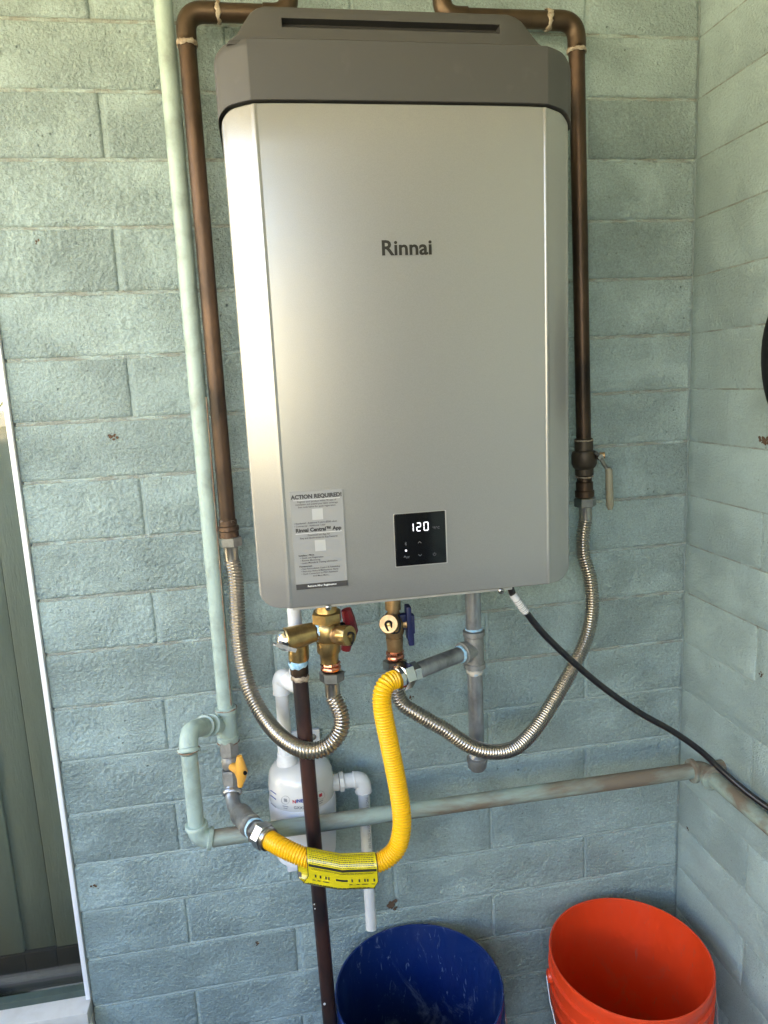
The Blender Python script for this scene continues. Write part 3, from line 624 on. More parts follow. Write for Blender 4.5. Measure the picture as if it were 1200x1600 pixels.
def blob_ring(c, ax, r_, l_, m, parent, name, seed=0):
    """uneven smear (solder run, thread paste)"""
    bm = NB(); ax, a, b = frame(ax); seg = 28; rr = []
    for j in range(5):
        t_ = j / 4; row = []
        for i in range(seg):
            an = 2 * math.pi * i / seg; n_ = noise.noise(Vector((math.cos(an) * 2.5, math.sin(an) * 2.5, seed * 3.7 + j * .2)))
            r2 = r_ * (1 + (.07 if 0 < j < 4 else -.03) + .05 * n_); tt = (t_ - .5) * l_ * (1 + 1.1 * n_)
            row.append(bm.verts.new(Vector(c) + ax * tt + a * r2 * math.cos(an) + b * r2 * math.sin(an)))
        rr.append(row)
    for p_, q_ in zip(rr, rr[1:]):
        for i in range(seg): bm.faces.new((p_[i], p_[(i + 1) % seg], q_[(i + 1) % seg], q_[i]))
    return obj(name, bm, m, parent)
Z = Vector((0, 0, 1))
# --- tall mint riser with its tee and the loop feeding the low horizontal pipe
YR = -0.032
rt = at(256, 0, y=YR); rb = at(353, 1108, y=YR); rx = (rt.x + rb.x) / 2
top = Vector((rt.x, YR, 2.5)); teeT = Vector((rb.x, YR, rb.z))
gas = thing('gas_riser', 'mint painted gas pipe rising beside the left copper pipe, ending in a tee', 'pipe', (rb.x, YR, at(356, 1155, y=YR).z))
straight(top, teeT, .0142, 'greenpipe', gas)
bm = NB(); P = resample([Vector((rt.x + .0105, YR - .0098, 1.45)), teeT + Vector((.0105, -.0098, .01))], .012)
sweep(bm, P, lambda i: .0012 * (1 + .9 * noise.noise(Vector((i * .7, 0, 3)))), 6); obj('rust_streak', bm, 'rust', gas)
tb = at(357, 1158, y=YR); tm = at(346, 1132, y=YR)
bm = NB(); lathe(bm, teeT + Z * .004, (tb - teeT).normalized(), [(0, .0150), (.001, .0195), (.008, .0195), (.010, .0175), ((tb - teeT).length - .008, .0175), ((tb - teeT).length - .006, .0195), ((tb - teeT).length + .002, .0195), ((tb - teeT).length + .003, .014)], 22)
sp = at(330, 1133, y=-0.062); lathe(bm, tm, (sp - tm), [(0, .015), ((sp - tm).length - .006, .0155), ((sp - tm).length - .005, .019), ((sp - tm).length + .003, .019), ((sp - tm).length + .004, .012)], 20)
obj('tee', bm, 'greenpipe', gas)
for c, s_ in ((teeT + Z * .002, 1), (tb, 2)): blob_ring(c, Z, .0185, .0022, 'rust', gas, 'rust_ring', s_)
loop = thing('gas_loop_pipe', 'mint painted pipe loop dropping left of the gas valve to the low pipe', 'pipe', (at(303, 1290, y=-.1395).x, -.1395, at(303, 1312, y=-.1395).z))
sp2 = at(322, 1134, y=-0.070); c1 = at(299, 1141, y=-.122); e1 = at(298, 1176, y=-.1395); e2 = at(304, 1288, y=-.1395); c2 = at(306, 1309, y=-.1395); e3 = at(332, 1310, y=-.1395)
e2.x = e1.x = (e1.x + e2.x) / 2; c1.x = e1.x; c2.x = e1.x
straight(sp, sp2, .0105, 'rust', loop, 'nipple')
elbow(sp2, c1, e1, .0155, .022, 'greenpipe', loop, rim=1.22)
straight(e1, e2, .0135, 'greenpipe', loop)
elbow(e2, c2, e3, .0155, .018, 'greenpipe', loop, rim=1.22)
for c, s_ in ((e1 + Z * .006, 3), (e2 - Z * .005, 4)): blob_ring(c, Z, .0172, .002, 'rust', loop, 'rust_ring', s_)

low = thing('low_gas_pipe', 'long rust stained mint pipe running low across the back wall to the corner', 'pipe', (-.5, -.1395, e3.z))
ct = at(1085, 1204, y=-.1395); straight(e3, ct, .0142, 'dirtypipe', low, seg=24)
side = thing('side_gas_pipe', 'dusty mint pipe turning the corner and running along the right wall', 'pipe', (-.03, -.6, ct.z))
cc = Vector((-.038, -.1395, ct.z + .001))
bm = NB(); P = corner_path(ct - Vector((.004, 0, 0)), cc, Vector((-.038, -.1745, ct.z + .002)), .014, 8); sweep(bm, P, .0165, 20)
lathe(bm, ct - Vector((.008, 0, 0)), (1, 0, 0), [(0, .0205), (.001, .0222), (.007, .0222), (.008, .018)], 22); lathe(bm, Vector((-.038, -.1695, ct.z + .002)), (0, -1, 0), [(0, .018), (.001, .0222), (.008, .0222), (.009, .0205)], 22)
obj('corner_elbow', bm, 'dirtypipe', side); straight(Vector((-.038, -.1775, ct.z + .002)), Vector((-.038, -3.8, ct.z + .05)), .0142, 'dirtypipe', side)
straight(Vector((-.012, -.1395, ct.z)), Vector((.006, -.1395, ct.z)), .013, 'dirtypipe', side, 'stub')

# --- gas shutoff valve and steel elbow below the riser
gv = thing('gas_shutoff_valve', 'grey gas shutoff valve with amber handle below the mint riser', 'valve', at(362, 1235, y=-.05))
v0 = at(357, 1158, y=-.036); v1 = at(362, 1225, y=-.050); ax = v1 - v0; Lv = ax.length
bm = NB(); hexnut(bm, v0 - ax * .02, ax, Lv * .36, .0178, .3); lathe(bm, v0 + ax * .34, ax, [(0, .012), (Lv * .05, .0150), (Lv * .24, .0150), (Lv * .3, .012)], 20); hexnut(bm, v0 + ax * .66, ax, Lv * .34, .0170, .3)
obj('valve_body', bm, 'cast', gv)
hc = at(374, 1206, y=-.085); obj('stem', lathe(NB(), v0 + ax * .55, hc - (v0 + ax * .55), [(0, .008), ((hc - (v0 + ax * .55)).length, .007)], 12), 'handle_y', gv)
bm = NB(); sweep(bm, [at(374, 1181, y=-.088), at(375, 1190, y=-.088), at(377, 1206, y=-.088), at(377, 1218, y=-.088), at(375, 1229, y=-.088)], lambda i: (.0045, .0075, .0115, .0075, .0045)[i], 10)
for v in bm.verts: pass
hd = obj('handle', bm, 'handle_y', gv); lathe_c = at(383, 1208, y=-.098)
obj('handle_hole', lathe(NB(), lathe_c, (0.4, -1, 0), [(-.002, .0034), (.0012, .0034)], 12), 'rubber', hd)
el = thing('gas_elbow', 'worn steel elbow and coupling joining the valve to the yellow hose', 'pipe fitting', at(365, 1262, y=-.08))
a0 = at(362, 1225, y=-.050); a1 = at(363, 1258, y=-.078); a2 = at(382, 1278, y=-.130)
bm = NB(); sweep(bm, corner_path(a0, a1, a2, .022), .0125, 20); obj('elbow', bm, 'galv', el); blob_ring(at(363, 1238, y=-.06), a1 - a0, .0165, .008, 'galv', el, 'thread_collar', 5)
a3 = at(396, 1294, y=-.172); obj('coupling', lathe(NB(), at(375, 1271, y=-.112), a3 - a2, [(0, .0150), (.003, .0185), (.010, .0190), (.016, .0178), (.040, .0178), (.046, .019), (.056, .019), (.058, .014)], 24), 'cast', el)
blob_ring(at(398, 1295, y=-.176), a3 - a2, .0165, .006, 'dope', el, 'thread_paste', 6)

# --- corrugated hoses
def corrugated(P, r_, pitch, depth, seg=18, sharp=1.0):
    P = resample(catmull(P, 12), pitch / 5); bm = NB()
    prof = (1.0, 1.0 - depth * .25, 1.0 - depth, 1.0 - depth, 1.0 - depth * .25)
    sweep(bm, P, lambda i: r_ * prof[i % 5] * (1 + .004 * noise.noise(Vector((i * .13, 1, 1)))), seg); return bm
yh = thing('gas_hose', 'bright yellow corrugated gas hose hanging between two chrome nuts', 'gas hose', at(560, 1345, y=-.25))
ypts = [at(419, 1311, y=-.205), at(437, 1322, y=-.225), at(460, 1333, y=-.240), at(485, 1342, y=-.250), at(530, 1350, y=-.262), at(565, 1352, y=-.268), at(595, 1346, y=-.270), at(618, 1328, y=-.270), at(627, 1300, y=-.268),
        at(627, 1265, y=-.262), at(619, 1215, y=-.256), at(608, 1160, y=-.253), at(599, 1115, y=-.252), at(597, 1086, y=-.247), at(605, 1068, y=-.240), at(621, 1060, y=-.232)]
obj('hose', corrugated(ypts, .0152, .0045, .12, 20), 'yellow', yh)
nd = (ypts[0] - ypts[1]).normalized()
bm = NB(); lathe(bm, ypts[0] - nd * .004, nd, [(0, .0155), (.001, .0185), (.007, .0190), (.009, .016)], 24); hexnut(bm, ypts[0] + nd * .004, nd, .018, .0215, .2); hexnut(bm, ypts[0] + nd * .023, nd, .010, .0180, .5)
obj('nut', bm, 'nickel', yh)
n0 = ypts[-1]; nd = (at(740, 1014, y=-.150) - n0).normalized()
bm = NB(); lathe(bm, n0 - nd * .004, nd, [(0, .0155), (.001, .0185), (.007, .0190), (.009, .016)], 24); hexnut(bm, n0 + nd * .004, nd, .020, .0215, .1); lathe(bm, n0 + nd * .022, nd, [(0, .013), (.005, .013)], 16); hexnut(bm, n0 + nd * .026, nd, .014, .0170, .4)
obj('nut', bm, 'chrome', yh)
# label wrapped round the hose, its flap folded into a loop below
def hose_label():
    A, Bq = at(479, 1341, y=-.249), at(588, 1349, y=-.270); mid = at(533, 1351, y=-.263); P = [A.lerp(mid, t_ / 5) for t_ in range(5)] + [mid.lerp(Bq, t_ / 5) for t_ in range(6)]
    bm = NB(); rows_ = []; marks = []
    for i, c in enumerate(P):
        t_ = i / (len(P) - 1); row = []; r_ = .0168
        prof = []
        for k in range(9): a = rad(115 - k * 24); prof.append((-r_ * math.cos(a) * .98 if False else r_ * math.cos(a), r_ * math.sin(a)))  # (towards camera, up)
        # front sheet falls away from the hose, turns under and climbs up behind
        lastx = prof[-1]
        fl = [(.0150, -.012), (.0155, -.020), (.0145, -.030), (.010, -.0355), (.003, -.0375), (-.005, -.036), (-.009, -.030), (-.010, -.020), (-.009, -.008)]
        prof = [(r_ * math.cos(rad(a)), r_ * math.sin(rad(a))) for a in (150, 120, 95, 70, 45, 20, 0, -20)] + fl
        for j, (f_, u_) in enumerate(prof):
            sh = 0
            if j >= 10: sh = -.008 if i < 3 else (-.006 if i > 8 else -.007)
            n_ = .0009 * math.sin(i * 2.1 + j * .7) * (1 if 2 < i < 8 else .3)
            row.append(bm.verts.new(c + Vector((sh * (1.0 if j < 13 else 1.9), -(f_ + n_), u_ + n_ * .5))))
        rows_.append(row)
    for a, b in zip(rows_, rows_[1:]):
        for j in range(len(a) - 1): bm.faces.new((a[j], a[j + 1], b[j + 1], b[j]))
    co = [[v.co.copy() for v in r__] for r__ in rows_]
    return bm, co
bm, LC = hose_label(); lab = obj('hose_label', bm, 'label', yh, True, recalc=False)
def lp(s, t_):
    """point just proud of the label: s along it 0..1, t_ down its sheet in rows"""
    i = min(len(LC) - 2, int(s * (len(LC) - 1))); f = s * (len(LC) - 1) - i; j = min(len(LC[0]) - 2, int(t_)); g_ = t_ - j
    a = LC[i][j].lerp(LC[i + 1][j], f); b = LC[i][j + 1].lerp(LC[i + 1][j + 1], f); p = a.lerp(b, g_)
    tn = (LC[i + 1][j] - LC[i][j]).cross(b - a).normalized()
    if tn.y > 0: tn = -tn
    return p + tn * .0006
def band(bm, s0, s1, t0, t1, n=14):
    v = [(bm.verts.new(lp(s0 + (s1 - s0) * i / n, t0)), bm.verts.new(lp(s0 + (s1 - s0) * i / n, t1))) for i in range(n + 1)]
    for a, b in zip(v, v[1:]): bm.faces.new((a[0], b[0], b[1], a[1]))
bm = NB(); band(bm, .02, .98, 5.55, 6.25); obj('black_band', bm, 'ink', lab)
bm = NB()
for t_ in (2.3, 2.7, 3.1, 3.5, 3.9, 4.3, 4.7, 5.1):
    s = .04
    while s < .95:
        l_ = R.uniform(.008, .035); band(bm, s, min(.96, s + l_), t_, t_ + .14, 2); s += l_ + R.uniform(.006, .012)
for t_ in (6.6, 6.9, 9.9, 10.25, 10.6):
    s = .06
    while s < .93:
        l_ = R.uniform(.01, .06); band(bm, s, min(.95, s + l_), t_, t_ + .12, 2); s += l_ + R.uniform(.006, .012)
for s in (.10, .17, .25, .29, .62, .72, .80, .84, .93):
    band(bm, s, s + .022, 8.35, 8.95, 2); band(bm, s - .01, s + .035, 9.3, 9.42, 2)
band(bm, .40, .57, 8.45, 8.85, 4)
obj('small_print', bm, 'ink', lab, kind='stuff')
bm = NB(); band(bm, .0, .05, 13.3, 14.3, 2); obj('black_band', bm, 'ink', lab)
for s0, s1 in ((0.0, .010), (.990, 1.0)): obj('label_edge', (lambda b_: ([band(b_, s0, s1, 1 + q_, 2 + q_, 2) for q_ in range(15)], b_)[1])(NB()), 'ink', lab)

# --- galvanised drop under the heater
YG = -.145
gp = thing('gas_drip_leg', 'galvanised steel gas pipe under the heater with tee and capped drip leg', 'pipe', at(742, 1205, y=YG))
g0 = Vector((at(740, 980, y=YG).x, YG, ZB - .002)); gxx = g0.x; zt0 = at(740, 988, y=YG).z; zt1 = at(742, 1040, y=YG).z; zc0 = at(742, 1183, y=YG).z; zc1 = at(742, 1206, y=YG).z
straight(g0, (gxx, YG, zt0), .0133, 'galv', gp); straight((gxx, YG, zt1), (gxx, YG, zc0 - .01), .0133, 'galv', gp)
bm = NB(); lathe(bm, (gxx, YG, zt0 + .004), (0, 0, -1), [(0, .015), (.001, .0185), (.009, .0185), (.011, .0165), (zt0 - zt1 - .003, .0165), (zt0 - zt1 - .001, .0185), (zt0 - zt1 + .007, .0185), (zt0 - zt1 + .008, .015)], 24)
tc = Vector((gxx, YG, at(741, 1014, y=YG).z)); npl = at(722, 1022, y=-.168); ndir = n0 + nd * .040 - tc
lathe(bm, tc, ndir, [(0, .015), (.020, .0160), (.021, .0185), (.030, .0185), (.031, .014)], 24); obj('tee', bm, 'cast', gp)
straight(tc + ndir.normalized() * .028, n0 + nd * .036, .0133, 'galv', gp, 'nipple'); blob_ring(tc + ndir.normalized() * .034, ndir, .0138, .007, 'dope', gp, 'thread_paste', 7)
blob_ring((gxx, YG, ZB - .016), Z, .0136, .010, 'dopetan', gp, 'thread_paste', 8); blob_ring((gxx, YG, zt1 - .010), Z, .0136, .007, 'dopetan', gp, 'thread_paste', 9); blob_ring((gxx, YG, zt0 + .006), Z, .0138, .004, 'dope', gp, 'thread_paste', 11); blob_ring((gxx, YG, zc0 + .010), Z, .0136, .014, 'dopetan', gp, 'thread_paste', 10)
obj('cap', lathe(NB(), (gxx, YG, zc0), (0, 0, -1), [(0, .015), (.001, .0185), (.007, .0185), (.009, .0172), (.018, .0165), (.024, .012), (.026, .004)], 24), 'cast', gp)

# --- copper pipes on both sides
def copper(label, path, r_, solders, m='copper'):
    pass
YC = -.052
lc = thing('copper_pipe', 'tall brown copper pipe with elbow left of the heater', 'pipe', at(357, 835, y=YC), 'copper pipes beside the heater')
tpx = at(288, 18, y=YC); btm = at(356, 815, y=YC); rgt = at(452, 18, y=YC); rgt.z = tpx.z; tpz = tpx.z
e_a = Vector((tpx.x, YC, tpz - .045)); e_b = Vector((tpx.x + .050, YC, tpz))
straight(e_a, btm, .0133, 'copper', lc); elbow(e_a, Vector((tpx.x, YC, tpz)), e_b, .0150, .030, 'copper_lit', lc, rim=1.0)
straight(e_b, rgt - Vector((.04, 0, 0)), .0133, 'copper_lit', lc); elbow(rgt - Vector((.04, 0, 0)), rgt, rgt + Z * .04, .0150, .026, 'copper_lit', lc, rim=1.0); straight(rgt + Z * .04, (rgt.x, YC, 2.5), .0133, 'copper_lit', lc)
blob_ring(e_a, Z, .0150, .008, 'solder', lc, 'solder_ring', 12); blob_ring(e_b, (1, 0, 0), .0150, .007, 'solder', lc, 'solder_ring', 13)
dn_ = (btm - e_a).normalized()
obj('adapter', lathe(NB(), btm - dn_ * .003, dn_, [(0, .0150), (.009, .0155), (.011, .0175), (.017, .0180), (.019, .0165), (.030, .0170), (.031, .012)], 24), 'copper', lc); blob_ring(btm, dn_, .0140, .005, 'solder', lc, 'solder_ring', 14)
rc = thing('copper_pipe', 'copper pipe with elbow and lever ball valve right of the heater', 'pipe', at(913, 775, y=YC), 'copper pipes beside the heater')
tq = at(901, 33, y=YC); bq = at(912, 688, y=YC); e_a = Vector((tq.x, YC, tq.z - .045)); e_b = Vector((tq.x - .050, YC, tq.z)); lf = at(691, 20, y=YC)
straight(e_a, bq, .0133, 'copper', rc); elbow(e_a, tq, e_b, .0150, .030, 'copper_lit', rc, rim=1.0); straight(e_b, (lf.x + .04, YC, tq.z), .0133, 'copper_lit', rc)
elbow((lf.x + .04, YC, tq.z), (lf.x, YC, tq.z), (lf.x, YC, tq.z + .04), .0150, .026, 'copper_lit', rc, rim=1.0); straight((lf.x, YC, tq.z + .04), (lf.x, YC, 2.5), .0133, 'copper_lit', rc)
blob_ring(e_a, Z, .0150, .006, 'solder', rc, 'solder_ring', 15); blob_ring(e_b, (1, 0, 0), .0150, .009, 'solder', rc, 'solder_ring', 16)
bv = at(913, 745, y=YC); ax = (bv - bq).normalized(); Lb = (bv - bq).length
obj('valve_body', lathe(NB(), bq - ax * .004, ax, [(0, .0145), (.002, .0165), (.022, .0165), (.024, .0205), (.030, .0225), (.046, .0225), (.052, .0200), (.056, .0165), (Lb, .0165), (Lb + .004, .012)], 24), noisy('dark_bronze', (0.055, 0.042, 0.03), (0.09, 0.07, 0.05), 40, .4, .7, .5, .6), rc)
blob_ring(bq, Z, .0160, .003, 'solder', rc, 'solder_ring', 17); blob_ring(bv, Z, .0150, .003, 'solder', rc, 'solder_ring', 18)
ad = at(914, 776, y=YC); obj('adapter', lathe(NB(), bv - ax * .004, ax, [(0, .0130), (.012, .0135), (.014, .0155), (.028, .0155), (.030, .0175), ((ad - bv).length + .004, .0170)], 24), 'copper', rc)
s0 = at(922, 712, y=YC); s1 = at(938, 712, y=YC - .012)
obj('valve_stem', lathe(NB(), bq + ax * .030, s1 - (bq + ax * .030), [(0, .010), (.020, .009), (.022, .006), ((s1 - bq).length * .9, .006)], 14), 'brass2', rc)
bm = NB(); LV = [at(930, 706, y=YC - .02), at(938, 714, y=YC - .022), at(944, 726, y=YC - .03), at(950, 734, y=YC - .034)]
sweep(bm, LV, .0035, 8); hexnut(bm, at(936, 714, y=YC - .018), (0, -1, 0), .008, .006); obj('lever', bm, 'nickel', rc)
bm = NB(); sweep(bm, [at(950, 731, y=YC - .034), at(951.5, 734, y=YC - .034), at(952, 760, y=YC - .034), at(953, 790, y=YC - .034), at(953.5, 796, y=YC - .034)], lambda i: (.004, .0062, .0068, .0068, .004)[i], 10)
obj('lever_grip', bm, 'lever', rc)

# --- stainless flexible connectors
def collar_set(p0, dirn, parent, m_hex='nickel', phase=.2):
    d_ = Vector(dirn).normalized(); bm = NB(); hexnut(bm, p0, d_, .017, .0200, phase); obj('nut', bm, m_hex, parent)
    obj('collar', lathe(NB(), p0 + d_ * .016, d_, [(0, .0125), (.001, .0122), (.026, .0118), (.027, .0105)], 22), 'steelflex', parent); return p0 + d_ * .042
fl = thing('flexible_connector', 'corrugated steel hose looping from left copper pipe to the red handled valve', 'hose', at(485, 1185, y=-.21), 'corrugated steel water connectors')
p0 = at(359, 838, y=YC); q0 = collar_set(p0, at(363, 880, y=YC) - p0, fl)
hvz = at(518, 1048, y=-.190); q1 = collar_set(hvz, at(520, 1090, y=-.192) - hvz, fl)
P = [q0, at(368, 905, y=-.056), at(371, 960, y=-.062), at(375, 1015, y=-.072), at(388, 1072, y=-.092), at(412, 1120, y=-.125), at(442, 1154, y=-.170), at(476, 1172, y=-.205), at(508, 1168, y=-.215), at(530, 1145, y=-.212), at(533, 1118, y=-.203), q1]
obj('hose', corrugated(P, .0138, .0052, .14, 18), 'steelflex', fl)
fr_ = thing('flexible_connector', 'corrugated steel hose sweeping from right copper pipe to the blue handled valve', 'hose', at(780, 1190, y=-.19), 'corrugated steel water connectors')
p0 = at(914, 777, y=YC); q0 = collar_set(p0, at(915, 815, y=YC) - p0, fr_)
cvz = at(617, 1031, y=-.165); q1 = collar_set(cvz, at(618, 1075, y=-.167) - cvz, fr_)
P = [q0, at(911, 838, y=-.055), at(912, 868, y=-.062), at(922, 905, y=-.075), at(925, 950, y=-.085), at(917, 995, y=-.095), at(895, 1043, y=-.11), at(865, 1095, y=-.135), at(835, 1140, y=-.165), at(805, 1168, y=-.187), at(770, 1175, y=-.198), at(735, 1166, y=-.200), at(695, 1140, y=-.193), at(655, 1117, y=-.183), at(628, 1098, y=-.173), q1]
obj('hose', corrugated(P, .0130, .0049, .14, 18), 'steelflex', fr_)

# --- hot side: service valve, relief valve, discharge pipe
YH = -.190
hv = thing('service_valve', 'brass service valve with dark red handle and knurled drain cap', 'valve', at(517, 1046, y=YH), 'brass service valves')
zt = ZB - .008; hx = at(512, 985, y=YH).x; c = at(513, 990, y=YH); cb = Vector((hx, YH, c.z)); hb = Vector((at(517, 1045, y=YH).x, YH, hvz.z))
bm = NB(); hexnut(bm, (hx, YH, at(511, 972, y=YH).z), (0, 0, 1), .018, .0245, .35); obj('union_nut', bm, 'brass', hv); obj('tail', lathe(NB(), (hx, YH, at(511, 956, y=YH).z), (0, 0, 1), [(0, .018), (.010, .016), (.022, .016)], 20), 'brass', hv)
ztn = at(511, 972, y=YH).z; z1_ = at(516, 1018, y=YH).z
bm = NB(); lathe(bm, (hx, YH, ztn + .002), (0, 0, -1), [(0, .014), (.004, .018), (.010, .0205), (.024, .0205), (.032, .0178), (.033, .0190), (ztn - z1_, .0190), (ztn - z1_ + .006, .0150), (ztn - hvz.z - .012, .0145), (ztn - hvz.z - .010, .012)], 26)
obj('valve_body', bm, 'brass', hv)
obj('press_ring', lathe(NB(), (hb.x, YH, hvz.z + .016), (0, 0, -1), [(0, .0125), (.001, .0155), (.004, .0165), (.007, .0150), (.009, .0165), (.013, .0165), (.015, .013)], 8), 'newcopper', hv)
dd = at(544, 993, y=YH - .032); ax = dd - cb; obj('drain_port', lathe(NB(), cb, ax, [(0, .014), (.020, .0130), (.022, .0145), (ax.length, .0140)], 20), 'brass2', hv)
bm = NB(); ax = ax.normalized(); seg = 40; rr = []
for t_, r_ in ((0, .0145), (.001, .0160), (.015, .0160), (.017, .0150), (.017, .0005)):
    _, a, b = frame(ax); rr.append([bm.verts.new(dd + ax * (t_ - .014) + (a * math.cos(2 * math.pi * i / seg) + b * math.sin(2 * math.pi * i / seg)) * (r_ * (1 if (i // 2) % 2 or r_ < .0155 else .955))) for i in range(seg)])
for q_, s_ in zip(rr, rr[1:]):
    for i in range(seg): bm.faces.new((q_[i], q_[(i + 1) % seg], s_[(i + 1) % seg], s_[i]))
obj('drain_cap', bm, 'brass', hv)
pin = dd + ax * .003; obj('pin', lathe(NB(), pin, ax, [(0, .0034), (.004, .0032), (.0045, .002)], 12), 'brass', hv)
bm = NB(); _, a, b = frame(ax); loopP = [pin + ax * .002 + Vector((.005 * math.cos(rad(t_)), 0, .005 * math.sin(rad(t_)))) for t_ in range(170, -40, -30)] + [pin + ax * .002 + Vector((.003, 0, -.010)), pin + Vector((.002, .003, -.016)), pin + Vector((.000, .010, -.019))]
sweep(bm, catmull(loopP, 4), .0018, 8); obj('cap_strap', bm, 'rubber', hv)
hr = at(546, 985, y=YH + .03)
bm = NB(); HP = [at(541, 952, y=-.155), at(545, 966, y=-.155), at(548, 985, y=-.155), at(543, 1000, y=-.158), at(540, 1016, y=-.158)]
sweep(bm, HP, lambda i: (.0085, .0100, .0125, .0100, .0078)[i], 8); obj('handle', bm, 'red_h', hv); obj('handle_hub', lathe(NB(), cb, Vector((1, .5, 0)), [(0, .012), (.030, .012)], 14), 'rubber', hv)
rv = thing('relief_valve', 'brass relief valve with chrome dome and test lever on the left', 'valve', at(468, 1030, y=-.175))
a0 = at(500, 985, y=-.188); a1 = at(446, 1000, y=-.200); ax = a1 - a0
obj('valve_body', lathe(NB(), a0, ax, [(0, .0120), (.008, .0125), (.010, .0155), (.030, .0175), (ax.length - .008, .0185), (ax.length - .002, .0195), (ax.length, .0180)], 24), 'brass', rv); blob_ring(a0 + ax * .08, ax, .0155, .006, 'dope', rv, 'thread_paste', 20)
obj('dome', lathe(NB(), a1, ax, [(0, .0178), (.004, .0172), (.008, .0150), (.012, .0110), (.0145, .006), (.0155, .001)], 24), 'chrome', rv)
bm = NB(); lc_ = at(443, 1011, y=-.218); rot = Matrix.Rotation(rad(24), 3, 'Y') @ Matrix.Rotation(rad(-8), 3, 'X'); obox(bm, lc_, (.034, .014, .0025), rot, .0006); obox(bm, lc_ + Vector((.004, -.0072, .001)), (.032, .0012, .006), rot); obj('test_lever', bm, 'galv', rv)
dx = at(468, 1015, y=-.178); db = at(467, 1030, y=-.178)
obj('outlet', lathe(NB(), at(466, 992, y=-.185), db - at(466, 992, y=-.185), [(0, .014), (.014, .0150), (.022, .0165), ((db - at(466, 992, y=-.185)).length - .002, .0165), ((db - at(466, 992, y=-.185)).length, .0145)], 22), 'brass', rv)
YD = -.178
dp = thing('discharge_pipe', 'dark brown relief discharge pipe dropping to the floor past the blue bucket', 'pipe', (at(517, 1600, y=YD).x, YD, 0.0))
pt = at(467, 1040, y=YD); pb = at(516, 1600, y=YD); pe = pb + (pb - pt) * ((pb.z) / (pt.z - pb.z) * .98)
straight(pt, pe, .0125, 'darkcopper', dp, seg=22); obj('adapter', lathe(NB(), at(466, 1030, y=YD), pt - at(466, 1030, y=YD), [(0, .0140), (.002, .0148), (.024, .0146), (.025, .0125)], 22), 'copper', dp)
blob_ring(at(466, 1036, y=YD), Z, .0150, .010, 'dope', dp, 'thread_paste', 21); blob_ring(at(469, 1058, y=YD), Z, .0135, .007, 'solder', dp, 'solder_ring', 22)
for u, v in ((491, 1413), (492, 1420), (507, 1569)):
    q = at(u, v, y=YD - .0125); bm = NB(); bmesh.ops.create_icosphere(bm, subdivisions=1, radius=.0012 if v < 1500 else .0024)
    bmesh.ops.scale(bm, verts=bm.verts, vec=(1, .4, 1.2)); bmesh.ops.translate(bm, verts=bm.verts, vec=q); obj('paint_drop', bm, 'whitetag', dp)

# --- cold side service valve
YV = -.165
cv = thing('service_valve', 'smaller brass service valve with navy blue handle and cap facing forward', 'valve', at(617, 1032, y=YV), 'brass service valves')
cx = at(616, 990, y=YV).x; zc = at(612, 975, y=YV).z
obj('tail', lathe(NB(), (cx, YV, zc + .008), (0, 0, 1), [(0, .017), (.006, .015), (.012, .010), (.016, .010), (.017, .013), (ZB - zc - .012, .013)], 20), 'brass2', cv)
obj('valve_body', lathe(NB(), (cx, YV, zc + .012), (0, 0, -1), [(0, .016), (.010, .0185), (.022, .0175), (.030, .0145), (.034, .0135), (.035, .0145), (zc - cvz.z, .0125), (zc - cvz.z + .004, .011)], 24), 'brass2', cv)
obj('press_ring', lathe(NB(), (cx, YV, cvz.z + .017), (0, 0, -1), [(0, .0120), (.001, .0148), (.005, .0156), (.008, .0142), (.010, .0156), (.014, .0156), (.016, .013)], 8), 'newcopper', cv)
capc = at(607, 975, y=YV - .045); ax = (capc - Vector((cx, YV, zc))); obj('drain_port', lathe(NB(), (cx, YV, zc), ax, [(0, .0125), (ax.length - .008, .0125)], 18), 'brass2', cv)
ax = ax.normalized(); obj('drain_cap', lathe(NB(), capc - ax * .013, ax, [(0, .0135), (.001, .0152), (.012, .0152), (.0135, .0142), (.0137, .0005)], 26), 'brass2', cv)
obj('pin', lathe(NB(), capc - ax * .001, ax, [(0, .0036), (.004, .0034), (.0046, .002)], 12), 'brass', cv)
pin = capc + ax * .002; bm = NB(); LP = [pin + Vector((.0048 * math.cos(rad(t_)), -.001, .0048 * math.sin(rad(t_)))) for t_ in range(200, -30, -30)] + [pin + Vector((.0055, -.001, -.008)), pin + Vector((.010, -.001, -.0155)), pin + Vector((.017, 0, -.013)), pin + Vector((.020, .004, -.002)), pin + Vector((.018, .010, .010))]
sweep(bm, catmull(LP, 4), .0016, 8); bm2 = LP; sweep(bm, catmull([pin + Vector((-.0046, -.001, -.002)), pin + Vector((-.001, -.001, -.010)), pin + Vector((.006, -.001, -.0155)), pin + Vector((.011, -.001, -.0155))], 4), .0015, 8); obj('cap_strap', bm, 'rubber', cv)
obj('handle_hub', lathe(NB(), (cx, YV, zc), (1, -.15, 0), [(0, .011), (.026, .011), (.027, .005), (.030, .005)], 14), 'brass2', cv)
bm = NB(); hp = [at(639, 946, y=YV - .008), at(642, 962, y=YV - .008), at(643, 980, y=YV - .008), at(641, 1004, y=YV - .008)]
box(bm, (hp[1].x - .0085, YV - .018, hp[3].z + .006), (hp[1].x - .0005, YV + .004, hp[0].z), .002); box(bm, (hp[1].x - .0190, YV - .012, hp[2].z - .002), (hp[1].x - .0080, YV + .002, hp[1].z + .004), .002); box(bm, (hp[1].x - .0010, YV - .014, hp[2].z - .010), (hp[1].x + .0050, YV + .001, hp[1].z + .002), .002)
box(bm, (hp[1].x - .0060, YV - .014, hp[3].z - .004), (hp[1].x + .0030, YV, hp[2].z), .002); obj('handle', bm, 'blue_h', cv)

